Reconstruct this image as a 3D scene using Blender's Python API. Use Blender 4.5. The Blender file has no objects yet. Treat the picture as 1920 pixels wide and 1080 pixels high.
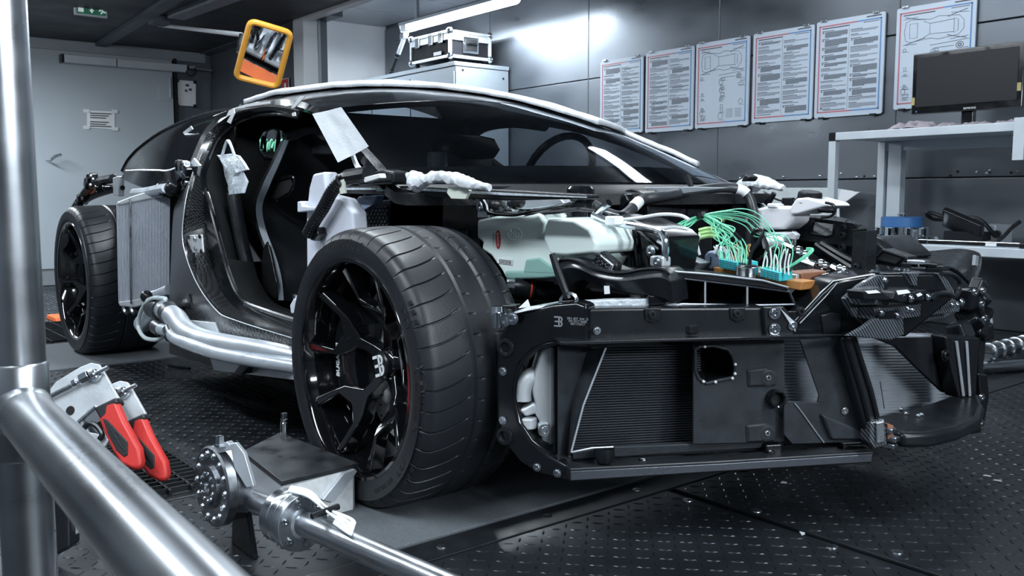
import bpy, bmesh, math, random
from math import sin, cos, pi, radians, sqrt, atan2
from mathutils import Vector, Matrix, noise as mnoise
random.seed(7)
S = bpy.context.scene
COL = S.collection
# ------------------------------------------------------------------ camera
CP = Vector((1.917117, -2.059187, 0.754747))
YAW, PIT, ROL, FPX = 2.46557347, 0.101815138, -0.00159267, 1705.889
_f = Vector((cos(YAW)*cos(PIT), sin(YAW)*cos(PIT), -sin(PIT)))
_r0 = Vector((sin(YAW), -cos(YAW), 0)); _u0 = _r0.cross(_f)
_r = cos(ROL)*_r0 + sin(ROL)*_u0; _u = -sin(ROL)*_r0 + cos(ROL)*_u0
cd = bpy.data.cameras.new('camera'); cam = bpy.data.objects.new('camera', cd); COL.objects.link(cam)
cd.sensor_width = 36; cd.lens = 36*FPX/1920; cd.clip_start = .05; cd.clip_end = 60
cam.matrix_world = Matrix(((_r.x,_u.x,-_f.x,CP.x),(_r.y,_u.y,-_f.y,CP.y),(_r.z,_u.z,-_f.z,CP.z),(0,0,0,1)))
cd.dof.use_dof = True; cd.dof.focus_distance = 2.4; cd.dof.aperture_fstop = 17.0
S.camera = cam
# ------------------------------------------------------------------ world, exposure
w = bpy.data.worlds.new('world'); S.world = w; w.use_nodes = True
w.node_tree.nodes['Background'].inputs[0].default_value = (.55,.68,.85,1)
w.node_tree.nodes['Background'].inputs[1].default_value = 0.05
vs = S.view_settings; vs.view_transform = 'Standard'; vs.look = 'None'; vs.gamma = 1; vs.use_curve_mapping = False
vs.exposure = 0.45
# luminaires, the wall and alcove ones added to brighten radiator and end wall: (centre, length along x, width, watts, tilt)
LAMPS = [((-4.75,2.66,2.33),1.75,.10,66), ((-.9,2.2,2.5),2.2,.16,9), ((-1.2,-.3,2.5),2.4,.2,46), ((.5,-2.7,2.5),2.4,.2,62),
         ((2.7,-.4,2.5),2.4,.2,56), ((4.5,-1.0,1.75),2.4,.2,52), ((-2.4,-2.6,2.5),2.2,.2,22), ((-5.0,-1.55,1.96),1.6,.14,70), ((-5.8,1.55,2.42),.9,.14,40)]
# ------------------------------------------------------------------ helpers
def ray(px, py): return _f + _r*((px-960)/FPX) - _u*((py-540)/FPX)
def at(px, py, x=None, y=None, z=None, d=None, pl=None):
    """point seen at photo pixel on a given plane of the place"""
    v = ray(px, py)
    if pl: t = (pl[0]-CP).dot(pl[1])/v.dot(pl[1])
    elif x is not None: t = (x-CP.x)/v.x
    elif y is not None: t = (y-CP.y)/v.y
    elif z is not None: t = (z-CP.z)/v.z
    else: t = d
    return CP + v*t
def vplane(a, b, off=0):
    """vertical plane through plan points a,b; moved off along its outward normal (towards the viewer's side)"""
    d = Vector((b[0]-a[0], b[1]-a[1], 0)).normalized(); n = Vector((d.y, -d.x, 0))
    return (Vector((a[0],a[1],0)) + n*off, n)
def L(pts, **k): return [at(p[0], p[1], **k) for p in pts]
class MB:
    def __init__(s): s.v=[]; s.f=[]
    def add(s, vs, fs):
        o=len(s.v); s.v += [Vector(v) for v in vs]; s.f += [tuple(i+o for i in f) for f in fs]; return s
    def box(s, c, size, M=None):
        c=Vector(c); h=Vector(size)/2; vs=[]
        for z in (-1,1):
            for y in (-1,1):
                for x in (-1,1):
                    q=Vector((x*h.x,y*h.y,z*h.z)); vs.append(c+(M@q if M else q))
        return s.add(vs,[(0,2,3,1),(4,5,7,6),(0,1,5,4),(2,6,7,3),(0,4,6,2),(1,3,7,5)])
    def prism(s, pts, vec, taper=None):
        n=len(pts); vec=Vector(vec); pts=[Vector(p) for p in pts]
        nr=Vector((0,0,0))
        for i in range(n):
            a,b=pts[i],pts[(i+1)%n]; nr+=a.cross(b)
        top=[p+vec for p in pts]
        if taper is not None:
            c=sum(top,Vector((0,0,0)))/n; top=[c+(p-c)*taper for p in top]
        a=tuple(range(n)); b=tuple(range(2*n-1,n-1,-1))
        sd=[(i,n+i,n+(i+1)%n,(i+1)%n) for i in range(n)]
        if nr.dot(vec)>0: fs=[a[::-1],b[::-1]]+[t[::-1] for t in sd]
        else: fs=[a,b]+sd
        return s.add(pts+top,fs)
    def tube(s, path, r, seg=10, cap=True, closed=False, flat=None):
        path=[Vector(p) for p in path]; n=len(path)
        rs = r if isinstance(r,(list,tuple)) else [r]*n
        vs=[]; up=None
        for i,p in enumerate(path):
            if closed: t=(path[(i+1)%n]-path[i-1])
            else: t=(path[min(i+1,n-1)]-path[max(i-1,0)])
            if t.length<1e-9: t=Vector((0,0,1))
            t.normalize()
            if up is None:
                up=Vector((0,0,1)) if abs(t.z)<.9 else Vector((1,0,0))
            sd=t.cross(up).normalized(); up=sd.cross(t).normalized()
            for k in range(seg):
                a=2*pi*k/seg; vs.append(p+sd*(cos(a)*rs[i])+up*(sin(a)*rs[i]*(flat or 1)))
        fs=[]
        m=n if closed else n-1
        for i in range(m):
            for k in range(seg):
                a=i*seg+k; b=i*seg+(k+1)%seg; c=((i+1)%n)*seg+(k+1)%seg; d=((i+1)%n)*seg+k
                fs.append((a,b,c,d))
        if cap and not closed: fs += [tuple(range(seg))[::-1], tuple(range((n-1)*seg,n*seg))]
        return s.add(vs,fs)
    def cyl(s, a, b, r, r2=None, seg=20, cap=True):
        return s.tube([a,b],[r, r if r2 is None else r2],seg,cap)
    def lathe(s, o, ax, prof, seg=48, cap=False):
        """prof: (axial, radius) pairs around axis ax from o"""
        ax=Vector(ax).normalized(); o=Vector(o)
        e=Vector((0,0,1)) if abs(ax.z)<.9 else Vector((1,0,0))
        u=ax.cross(e).normalized(); w_=ax.cross(u)
        vs=[o+ax*a+(u*cos(2*pi*k/seg)+w_*sin(2*pi*k/seg))*r for a,r in prof for k in range(seg)]
        fs=[]
        for i in range(len(prof)-1):
            for k in range(seg):
                a=i*seg+k; b=i*seg+(k+1)%seg
                fs.append((a,b,b+seg,a+seg))
        if cap: fs += [tuple(range(seg))[::-1], tuple(range((len(prof)-1)*seg,len(prof)*seg))]
        return s.add(vs,fs)
    def grid(s, rows, th=None):
        """rows of points; th = thickness vector (or callable-free list) closes it into a shell"""
        R=len(rows); C=len(rows[0])
        vs=[Vector(p) for r in rows for p in r]
        fs=[(i*C+j,i*C+j+1,(i+1)*C+j+1,(i+1)*C+j) for i in range(R-1) for j in range(C-1)]
        if th is None: return s.add(vs,fs)
        th=Vector(th); n=R*C
        vs=vs+[p+th for p in vs]
        fs=fs+[tuple(n+i for i in f[::-1]) for f in fs]
        ed=[(0*C+j,0*C+j+1) for j in range(C-1)][::-1]
        bd=[j for j in range(C)]+[i*C+C-1 for i in range(1,R)]+[(R-1)*C+j for j in range(C-2,-1,-1)]+[i*C for i in range(R-2,0,-1)]
        for k in range(len(bd)):
            a,b=bd[k],bd[(k+1)%len(bd)]; fs.append((b,a,n+a,n+b))
        return s.add(vs,fs)
    def ball(s, c, r, seg=12, rings=7, sc=(1,1,1)):
        prof=[(-cos(pi*i/rings)*r*sc[2], max(1e-5,sin(pi*i/rings)*r)) for i in range(rings+1)]
        m=MB().lathe((0,0,0),(0,0,1),prof,seg)
        return s.add([Vector(c)+Vector((v.x*sc[0],v.y*sc[1],v.z)) for v in m.v], m.f)
    def mesh(s, name, mat, sharp=35, fix=True):
        me=bpy.data.meshes.new(name); me.from_pydata([tuple(v) for v in s.v],[],s.f)
        if fix:
            bm=bmesh.new(); bm.from_mesh(me)
            bmesh.ops.remove_doubles(bm,verts=bm.verts,dist=1e-6)
            bmesh.ops.recalc_face_normals(bm,faces=bm.faces); bm.to_mesh(me); bm.free()
        for p in me.polygons: p.use_smooth=True
        me.set_sharp_from_angle(angle=radians(sharp))
        if mat: me.materials.append(M[mat] if isinstance(mat,str) else mat)
        return me
    def build(s, name, mat, parent=None, bevel=0, seg=2, sharp=35, label=None, kind=None, fix=True, sub=0):
        o=bpy.data.objects.new(name, s.mesh(name,mat,sharp,fix)); COL.objects.link(o)
        if bevel:
            b=o.modifiers.new('bevel','BEVEL'); b.width=bevel; b.segments=seg; b.limit_method='ANGLE'; b.angle_limit=radians(40); b.harden_normals=True
        if sub:
            b=o.modifiers.new('sub','SUBSURF'); b.levels=sub; b.render_levels=sub
        adopt(o,parent)
        if label: o['label']=label
        if kind: o['kind']=kind
        return o
def adopt(o, parent):
    if parent is None: return
    o.parent=parent
    o.matrix_parent_inverse=wm(parent).inverted()
def wm(o):
    m=o.matrix_basis.copy()
    if o.parent: m=wm(o.parent)@o.matrix_parent_inverse@m
    return m
def tag(o, label, cat, group=None, kind=None):
    o['label']=label
    if cat: o['category']=cat
    if group: o['group']=group
    if kind: o['kind']=kind
    return o
def thing(name, label, cat, loc=(0,0,0), group=None):
    o=bpy.data.objects.new(name,None); COL.objects.link(o); o.location=loc; o.empty_display_size=.05
    return tag(o,label,cat,group)
def inst(me, name, m, parent=None):
    o=bpy.data.objects.new(name, me); COL.objects.link(o); o.matrix_basis=m
    adopt(o,parent); return o
def frame(o, zdir, xdir=None):
    z=Vector(zdir).normalized(); e=Vector(xdir) if xdir else (Vector((0,0,1)) if abs(z.z)<.9 else Vector((1,0,0)))
    x=(e-z*e.dot(z)).normalized(); y=z.cross(x); o=Vector(o)
    return Matrix(((x.x,y.x,z.x,o.x),(x.y,y.y,z.y,o.y),(x.z,y.z,z.z,o.z),(0,0,0,1)))
def spline(pts, n=8, closed=False):
    """Catmull-Rom through points"""
    P=[Vector(p) for p in pts]; out=[]; N=len(P)
    rng=N if closed else N-1
    for i in range(rng):
        if closed: a,b,c,d=P[i-1],P[i],P[(i+1)%N],P[(i+2)%N]
        else: a,b,c,d=P[max(i-1,0)],P[i],P[i+1],P[min(i+2,N-1)]
        for k in range(n):
            t=k/n; out.append(.5*((2*b)+(c-a)*t+(2*a-5*b+4*c-d)*t*t+(3*b-a-3*c+d)*t**3))
    if not closed: out.append(P[-1])
    return out
def text_mb(txt, size, depth=.0006, bold=0.0):
    cu=bpy.data.curves.new('lettering','FONT'); cu.body=txt; cu.size=size; cu.align_x='CENTER'; cu.align_y='CENTER'; cu.extrude=depth; cu.offset=bold; cu.resolution_u=3
    o=bpy.data.objects.new('lettering',cu); COL.objects.link(o)
    bpy.context.view_layer.update()
    me=bpy.data.meshes.new_from_object(o.evaluated_get(bpy.context.evaluated_depsgraph_get()))
    m=MB(); m.add([v.co.copy() for v in me.vertices],[tuple(p.vertices) for p in me.polygons])
    bpy.data.objects.remove(o); bpy.data.curves.remove(cu); bpy.data.meshes.remove(me)
    return m
def text(name, txt, size, m4, mat, parent, depth=.0006, bold=0.0):
    t=text_mb(txt,size,depth,bold); t.v=[m4@v for v in t.v]
    return t.build(name,mat,parent,fix=False)
# ------------------------------------------------------------------ materials
M={}
def mat(name, col, rough=.5, metal=0, var=.12, vscale=14, bump=0, bscale=60, coat=0, spec=.5, rvar=.1, aniso=None, trans=0, alpha=1, sheen=0, stretch=None, emit=None, estr=0):
    m=bpy.data.materials.new(name); m.use_nodes=True; nt=m.node_tree; N=nt.nodes; K=nt.links
    b=N['Principled BSDF']; b.inputs['Metallic'].default_value=metal; b.inputs['Coat Weight'].default_value=coat; b.inputs['Coat Roughness'].default_value=.06
    b.inputs['Specular IOR Level'].default_value=spec; b.inputs['Transmission Weight'].default_value=trans; b.inputs['Alpha'].default_value=alpha
    tc=N.new('ShaderNodeTexCoord'); mp=N.new('ShaderNodeMapping'); K.new(tc.outputs['Object'],mp.inputs[0])
    if stretch: mp.inputs['Scale'].default_value=stretch
    n=N.new('ShaderNodeTexNoise'); n.inputs['Scale'].default_value=vscale; n.inputs['Detail'].default_value=5; K.new(mp.outputs[0],n.inputs['Vector'])
    mx=N.new('ShaderNodeMix'); mx.data_type='RGBA'; K.new(n.outputs['Fac'],mx.inputs['Factor'])
    mx.inputs['A'].default_value=tuple(c*(1-var) for c in col)+(1,); mx.inputs['B'].default_value=tuple(min(1,c*(1+var)) for c in col)+(1,)
    K.new(mx.outputs['Result'],b.inputs['Base Color'])
    mr=N.new('ShaderNodeMapRange'); K.new(n.outputs['Fac'],mr.inputs['Value']); mr.inputs['From Min'].default_value=.3; mr.inputs['From Max'].default_value=.7
    mr.inputs['To Min'].default_value=max(.02,rough-rvar); mr.inputs['To Max'].default_value=min(1,rough+rvar); K.new(mr.outputs[0],b.inputs['Roughness'])
    if bump:
        n2=N.new('ShaderNodeTexNoise'); n2.inputs['Scale'].default_value=bscale; n2.inputs['Detail'].default_value=3; K.new(mp.outputs[0],n2.inputs['Vector'])
        bp=N.new('ShaderNodeBump'); bp.inputs['Strength'].default_value=bump; bp.inputs['Distance'].default_value=.004; K.new(n2.outputs['Fac'],bp.inputs['Height']); K.new(bp.outputs[0],b.inputs['Normal'])
    if emit:
        b.inputs['Emission Color'].default_value=tuple(emit)+(1,); b.inputs['Emission Strength'].default_value=estr
    M[name]=m; return m
def carbon(name, a=.012, c=.06, scale=130, rough=.3, coat=.5):
    m=bpy.data.materials.new(name); m.use_nodes=True; nt=m.node_tree; N=nt.nodes; K=nt.links; b=N['Principled BSDF']
    tc=N.new('ShaderNodeTexCoord'); mp=N.new('ShaderNodeMapping'); K.new(tc.outputs['Object'],mp.inputs[0]); mp.inputs['Rotation'].default_value=(.35,.3,.2)
    ck=N.new('ShaderNodeTexChecker'); ck.inputs['Scale'].default_value=scale; K.new(mp.outputs[0],ck.inputs['Vector'])
    ck.inputs['Color1'].default_value=(a,a*1.05,a*1.15,1); ck.inputs['Color2'].default_value=(c,c*1.06,c*1.15,1)
    K.new(ck.outputs['Color'],b.inputs['Base Color']); b.inputs['Specular IOR Level'].default_value=.32; b.inputs['Roughness'].default_value=rough; b.inputs['Coat Weight'].default_value=coat; b.inputs['Coat Roughness'].default_value=.08
    bp=N.new('ShaderNodeBump'); bp.inputs['Strength'].default_value=.25; bp.inputs['Distance'].default_value=.001; K.new(ck.outputs['Fac'],bp.inputs['Height']); K.new(bp.outputs[0],b.inputs['Normal'])
    M[name]=m; return m
mat('black_gloss',(.006,.007,.0085),.13,0,spec=.5,rvar=.04); mat('black_satin',(.010,.0115,.014),.28,0,rvar=.05,spec=.30); mat('black_matt',(.010,.011,.0135),.6,0,spec=.15,bump=.12,bscale=300)
mat('black_panel',(.024,.0275,.033),.5,0,spec=.22,var=.55,vscale=26,bump=.15,bscale=220); mat('rim_black',(.004,.004,.005),.08,0,coat=.9,rvar=.03)
mat('rubber',(.013,.015,.0185),.42,0,spec=.38,var=.25,vscale=7,bump=.08,bscale=250,rvar=.1); mat('rubber_hose',(.03,.033,.038),.38,0)
mat('letter_rubber',(.006,.006,.007),.6); mat('dark_void',(.006,.006,.007),.8)
mat('steel',(.5,.53,.57),.27,1,var=.12,vscale=20,rvar=.08); mat('steel_brushed',(.42,.44,.47),.33,1,var=.18,vscale=6,rvar=.1,stretch=(1,1,25))
mat('chrome',(.7,.74,.78),.12,1,rvar=.05); mat('alu',(.60,.64,.69),.36,.6,var=.1,rvar=.08); mat('alu_cast',(.60,.63,.66),.45,.45,bump=.1,bscale=120)
mat('alu_profile',(.56,.61,.66),.4,.25,var=.05); mat('disc_steel',(.62,.63,.65),.36,.55,var=.2,vscale=30); mat('anodized',(.10,.11,.13),.3,.7); mat('hub_steel',(.26,.27,.29),.3,1,var=.2,vscale=30); mat('rubber_mat',(.022,.025,.029),.42,0,var=.7,vscale=18,rvar=.2,spec=.4); mat('black_cover',(.006,.0065,.008),.1,0,spec=.22,rvar=.03); mat('interior_black',(.004,.0045,.005),.85,0,spec=.1)
mat('rail_steel',(.46,.48,.51),.30,1,var=.12,vscale=5,rvar=.07,stretch=(1,1,3))
mat('pipe_white',(.55,.6,.66),.33,.45,var=.08); mat('white_plastic',(.66,.69,.78),.42,0,var=.05); mat('tank_plastic',(.70,.80,.78),.42,0,var=.05,vscale=4)
mat('tank_green',(.24,.42,.38),.45,0); mat('res_white',(.72,.72,.76),.4,0,var=.06); mat('paper',(.44,.46,.49),.85,0,var=.09,vscale=40,bump=.25,bscale=120)
mat('foam_white',(.7,.73,.77),.7,0,var=.18,vscale=55,bump=.5,bscale=90); mat('tape_white',(.72,.74,.76),.7); mat('tape_cream',(.62,.66,.58),.75)
mat('bubble',(.5,.55,.6),.3,0,var=.45,vscale=70,bump=.9,bscale=110,coat=.5); mat('clear_hose',(.62,.7,.72),.25,0,coat=.4)
mat('green_wire',(.16,.62,.40),.4,0,var=.2); mat('lime_wire',(.42,.68,.28),.4); mat('white_wire',(.7,.73,.75),.4); mat('yellow_wire',(.75,.5,.16),.45)
mat('cyan_plastic',(.03,.42,.48),.4); mat('orange_brown',(.45,.2,.06),.45,0,var=.2); mat('brown_box',(.20,.085,.045),.45,0,var=.2); mat('blue_grey',(.25,.32,.47),.4)
mat('red_grip',(.55,.035,.03),.42,0,var=.22,vscale=25); mat('grip_black',(.015,.016,.018),.5); mat('red_badge',(.42,.03,.035),.35); mat('red_ring',(.65,.07,.03),.3)
mat('orange_frame',(.85,.40,.05),.4,0,var=.08); mat('orange_cloth',(.85,.17,.04),.6,0); mat('mirror',(.8,.82,.84),.02,1,var=.01,rvar=.0)
mat('blue_ring',(.035,.13,.33),.4); mat('glass_dark',(.02,.022,.025),.08,0,coat=.5); mat('screen_black',(.012,.013,.015),.4,0,spec=.25,rvar=.01,var=.02); mat('piano_black',(.006,.006,.007),.12,0,coat=.5)
mat('leather',(.026,.029,.034),.45,0,bump=.08,bscale=300); mat('stitch_trim',(.27,.31,.35),.5,0,var=.3,vscale=120); mat('cyan_tag',(.35,.6,.62),.5)
mat('wall_metal',(.145,.16,.18),.40,.85,var=.28,vscale=1.3,rvar=.16,bump=.03,bscale=20,stretch=(1,1,2.2)); mat('wall_bright',(.78,.80,.82),.45,.25,var=.15,vscale=2.5,rvar=.1)
mat('wall_dark',(.10,.115,.135),.5,.2,var=.15,vscale=3); mat('ceil_dark',(.035,.04,.048),.55,.1,var=.15,vscale=3); mat('ceil_light',(.36,.38,.41),.5,.3,var=.08,vscale=2)
mat('door_paint',(.40,.45,.49),.45,0,var=.06,vscale=2); mat('trim_grey',(.28,.31,.34),.45,.3); mat('cab_grey',(.27,.31,.35),.45,.1,var=.06); mat('post_white',(.66,.69,.72),.45,0,var=.04)
mat('floor_plate',(.016,.019,.023),.38,.35,var=.3,vscale=6,rvar=.12); mat('tread_lug',(.022,.026,.031),.32,.6,var=.3,vscale=30); mat('grit',(.10,.112,.125),.85,0,var=.6,vscale=260,bump=.6,bscale=420)
mat('strip_black',(.012,.014,.017),.4,.2,var=.2); mat('grating',(.02,.022,.025),.45,.5); mat('bolt_black',(.02,.022,.025),.35,.6)
mat('poster',(.42,.48,.56),.45,0,var=.03,vscale=3); mat('print_grey',(.13,.15,.18),.6); mat('print_dark',(.05,.055,.065),.6); mat('print_red',(.42,.10,.12),.55); mat('print_blue',(.08,.2,.42),.55)
mat('sign_green',(.02,.12,.08),.4,emit=(.03,.2,.12),estr=.15); mat('sign_white',(.75,.82,.8),.4,emit=(.7,.9,.8),estr=.25); mat('cloth_mauve',(.28,.25,.28),.9,0,var=.3,vscale=20,bump=.4,bscale=80)
mat('tube_light',(.9,.95,1),.4,emit=(.86,.94,1),estr=9.0); mat('diffuser',(.9,.95,1),.4,emit=(.86,.94,1),estr=9.0); mat('yellow_tag',(.34,.29,.12),.6); mat('white_label',(.78,.8,.82),.5); mat('text_white',(.75,.78,.8),.5); mat('text_grey',(.22,.23,.25),.5)
mat('fin_light',(.62,.66,.74),.42,.3,var=.06); mat('fin_dark',(.06,.066,.08),.45,.5); mat('tank_raised',(.66,.77,.745),.42); mat('paint_worn',(.72,.74,.75),.6,.1,var=.3,vscale=60); mat('card_clear',(.55,.6,.62),.3,0,coat=.3)
carbon('carbon',.006,.026,150,.2,.0); carbon('carbon_weave',.006,.055,95,.24,.0); carbon('carbon_soft',.008,.020,190,.36,.0)
def twill(name):
    m=bpy.data.materials.new(name); m.use_nodes=True; nt=m.node_tree; N=nt.nodes; K=nt.links; b=N['Principled BSDF']
    tc=N.new('ShaderNodeTexCoord'); wv=N.new('ShaderNodeTexWave'); wv.wave_type='BANDS'; wv.bands_direction='DIAGONAL'; wv.inputs['Scale'].default_value=62; wv.inputs['Distortion'].default_value=0; K.new(tc.outputs['Object'],wv.inputs['Vector'])
    cr=N.new('ShaderNodeValToRGB'); cr.color_ramp.elements[0].color=(.008,.009,.011,1); cr.color_ramp.elements[1].color=(.10,.112,.13,1); K.new(wv.outputs['Fac'],cr.inputs[0]); K.new(cr.outputs[0],b.inputs['Base Color'])
    b.inputs['Roughness'].default_value=.3; b.inputs['Coat Weight'].default_value=.3
    bp=N.new('ShaderNodeBump'); bp.inputs['Strength'].default_value=.2; bp.inputs['Distance'].default_value=.001; K.new(wv.outputs['Fac'],bp.inputs['Height']); K.new(bp.outputs[0],b.inputs['Normal']); M[name]=m
twill('carbon_twill')
def glass(name, tint, rough=.02):
    m=bpy.data.materials.new(name); m.use_nodes=True; nt=m.node_tree; N=nt.nodes; K=nt.links; N.remove(N['Principled BSDF'])
    t=N.new('ShaderNodeBsdfTransparent'); t.inputs[0].default_value=tint+(1,); g=N.new('ShaderNodeBsdfGlossy'); g.inputs['Roughness'].default_value=rough; g.inputs[0].default_value=(.9,.95,1,1)
    fr=N.new('ShaderNodeFresnel'); fr.inputs[0].default_value=1.55; nz=N.new('ShaderNodeTexNoise'); nz.inputs['Scale'].default_value=3
    mx=N.new('ShaderNodeMixShader'); K.new(fr.outputs[0],mx.inputs[0]); K.new(t.outputs[0],mx.inputs[1]); K.new(g.outputs[0],mx.inputs[2]); K.new(mx.outputs[0],N['Material Output'].inputs[0])
    mr=N.new('ShaderNodeMapRange'); mr.inputs['To Min'].default_value=rough*.6; mr.inputs['To Max'].default_value=rough*1.6; K.new(nz.outputs['Fac'],mr.inputs['Value']); K.new(mr.outputs[0],g.inputs['Roughness'])
    M[name]=m
glass('windscreen',(.50,.54,.58),.03); glass('clear_pane',(.85,.88,.9),.03)
# ------------------------------------------------------------------ luminaires
def luminaire(c, ln, wd, watts, label, vis=False):
    c=Vector(c); r=wd/2; wallm=c.x>4
    R=frame(c,(-1,0,-.35) if wallm else (0,0,-1),(0,1,0) if wallm else (1,0,0))
    t=thing('ceiling_lamp' if not wallm else 'added_wall_lamp',label,'lamp',c,'long white tube luminaires')  # the wall one is added, to throw low light on the nose
    cz=2.05 if (c.y<1.0 and c.x<-3.2) else 2.58
    def put(m,n,mt,bv=0):
        m.v=[R@v for v in m.v]; return m.build(n,mt,t,bv)
    put(MB().box((0,0,-r*.5),(ln*.98,wd*1.1,.03)),'housing','trim_grey',.004)
    prof=[(-ln/2,.002)]+[(-ln/2+r*(1-cos(a)),r*sin(a)) for a in (.4,.8,1.2,1.57)]+[(ln/2-r*(1-cos(a)),r*sin(a)) for a in (1.57,1.2,.8,.4)]+[(ln/2,.002)]
    m=MB().lathe((0,0,0),(1,0,0),prof,20)
    m.v=[Vector((v.x,v.y,max(v.z,-r*.5))) for v in m.v]
    put(m,'diffuser','tube_light' if vis else 'diffuser')
    for sx in (-.35,.35):
        h=.16 if wallm else cz-c.z-r*.5
        put(MB().box((sx*ln,0,-r*.5-h/2),(.03,.03,h)),'bracket','trim_grey')
    ld=bpy.data.lights.new('tube_glow','AREA'); ld.shape='RECTANGLE'; ld.size=ln*.95; ld.size_y=wd; ld.energy=watts; ld.color=(.84,.93,1.0)
    lo=bpy.data.objects.new('tube_glow',ld); COL.objects.link(lo); lo.matrix_basis=R@Matrix.Translation((0,0,r+.012))@Matrix.Rotation(pi,4,'X'); adopt(lo,t)
LL=['white tube luminaire mounted high beside the wall above the flight case','tube luminaire on the ceiling above the row of posters','tube luminaire on the ceiling over the middle of the car','tube luminaire on the ceiling over the handrail side',
    'tube luminaire on the ceiling before the nose of the car','added tube luminaire on the unseen wall, lighting the nose of the car','tube luminaire on the ceiling beside the rear wheel','short tube luminaire under the low dark ceiling near the door','added short tube luminaire hidden behind the partition, brightening the cabinet alcove']
for i,(c,ln,wd,wt) in enumerate(LAMPS): luminaire(c,ln,wd,wt,LL[i],i==0)
# ------------------------------------------------------------------ shell
def struct(mb, name, mt, parent=None, label=None, **k):
    o=mb.build(name,mt,parent,**k); o['kind']='structure'
    if label: o['label']=label
    return o
WY=3.2; XE=-6.84
floor=struct(MB().box((-1.1,-.5,-.05),(11.6,7.6,.09)),'floor','strip_black',label='black steel floor of the test chamber')
wr=struct(MB().box((-1.1,WY+.06,1.28),(11.6,.06,2.6)),'wall_right','wall_dark',label='brushed steel panelled wall behind the car')
seams=[-6.84,-6.3,-4.96,-3.63,-2.29,-.96,.37,1.70,3.03,4.36]
for a,b in zip(seams[:-1],seams[1:]):
    for z0 in (0,.85,1.70):
        q=MB().box(((a+b)/2,WY+.012,z0+.425),(b-a-.009,.03,.842)).build('wall_panel','wall_metal',wr,.003)
for x in seams[1:-1]:
    MB().box((x,WY+.006,1.275),(.006,.02,2.55)).build('cover_strip','wall_dark',wr)
for k in range(26):
    x=random.uniform(-2.2,.9); MB().lathe((x,WY-.003,.858+random.uniform(0,.03)),(0,-1,0),[(0,.008),(.004,.007),(.006,.002)],8).build('rivet',random.choice(['steel','bolt_black']),wr)
struct(MB().box((XE-.04,2.17,1.28),(.06,2.1,2.6)),'wall_back','wall_bright',label='bright metal end wall beside the cabinet')
struct(MB().box((4.7,-.5,1.28),(.06,7.6,2.6)),'wall_front','wall_dark'); struct(MB().box((-1.1,-4.25,1.28),(11.6,.06,2.6)),'wall_left','wall_dark')
ch=struct(MB().box((-1.1,-.5,2.61),(11.6,7.6,.06)),'ceiling','ceil_dark',label='ceiling of the test chamber')
for k in range(5): MB().box((-5.02-.0+ -.0 + (k-2)*.0 + (k*.75-1.5)*.98,2.1,2.575),(.72,2.14,.012)).build('ceiling_panel','ceil_light',ch,.002)
lc=struct(MB().box((-5.02,-1.55,2.3),(3.6,5.2,.5)),'ceiling_low','ceil_dark',label='low dark ceiling over the door')
# beams below the low ceiling
b0,b1=at(205,78,z=2.02),at(330,0,z=2.02); ex=b0+(b1-b0)*1.6
dv=(b1-b0).normalized(); nv=Vector((-dv.y,dv.x,0))*.045
MB().prism([b0-nv-dv*.9,b0+nv-dv*.9,ex+nv,ex-nv],(0,0,.035)).build('beam','wall_dark',lc)
b0,b1=at(330,36,z=2.01),at(430,0,z=2.01); dv=(b1-b0).normalized(); nv=Vector((-dv.y,dv.x,0))*.06
MB().prism([b0-nv,b0+nv,b1+nv+dv*.8,b1-nv+dv*.8],(0,0,.045)).build('beam','trim_grey',lc)
MB().box(at(298,44,z=2.0)+Vector((0,0,.02)),(.12,.12,.06)).build('junction_box','wall_dark',lc,.004)
# door wall
wd=struct(MB().box((-6.56,-1.55,1.02),(.06,5.4,2.06)),'wall_door','wall_dark',label='grey wall with the steel door')
MB().box((-6.515,.965,1.55),(.02,.31,.98)).build('wall_panel','wall_dark',wd,.003)
MB().box((-6.515,.965,.53),(.02,.31,1.03)).build('wall_panel','wall_dark',wd,.003)
MB().box((-6.5,-.3,2.005),(.05,2.75,.09)).build('lintel','trim_grey',wd,.004)
MB().box((-6.505,-.3,.07),(.03,2.16,.14)).build('threshold','trim_grey',wd,.004)
dr=struct(MB().box((-6.5,.02,1.05),(.05,1.50,1.82)),'door_1','door_paint',bevel=.004,label='pale grey steel door with a taped notice')
h=at(88,300,x=-6.44); MB().tube([h+Vector((0,-.0,0)),h+Vector((.05,.02,.0)),h+Vector((.06,.05,.03)),h+Vector((.06,.10,.045))],.011,8).build('handle','steel',dr)
for z in (1.72,.4):
    MB().cyl((-6.47,.745,z-.09),(-6.47,.745,z+.09),.014,seg=10).build('hinge','trim_grey',dr)
MB().box((-6.472,.69,1.66),(.008,.10,.13)).build('hinge_plate','door_paint',dr,.002)
MB().box((-6.47,.79,1.0),(.05,.025,1.95)).build('door_jamb','black_satin',wd)
# partition with its white end post
wp=struct(MB().box((-5.42,1.165,1.02),(2.2,.05,2.05)),'wall_partition','wall_dark',label='dark partition wall beside the door')
MB().box((-5.6,1.135,1.6),(.9,.014,.88)).build('wall_panel','wall_dark',wp,.002); MB().box((-5.6,1.135,.55),(.9,.014,1.1)).build('wall_panel','wall_dark',wp,.002)
q=at(472,175,y=1.12); MB().box((q.x,1.12,1.0),(.07,.03,1.0)).build('cable_duct','post_white',wp,.003)
q=at(535,168,y=1.125); sg=tag(MB().box(q,(.13,.006,.17)).build('safety_sign','white_label'),'small red fire extinguisher sign on the dark partition','sign')
MB().box(q+Vector((0,-.004,0)),(.12,.002,.16)).build('sign_face','red_badge',sg); MB().box(q+Vector((.01,-.006,0)),(.03,.002,.10)).build('pictogram','white_label',sg)
po=struct(MB().box((-4.41,1.085,1.02),(.17,.17,2.05)),'pillar','post_white',bevel=.006,label='white door post at the end of the dark partition')
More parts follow.
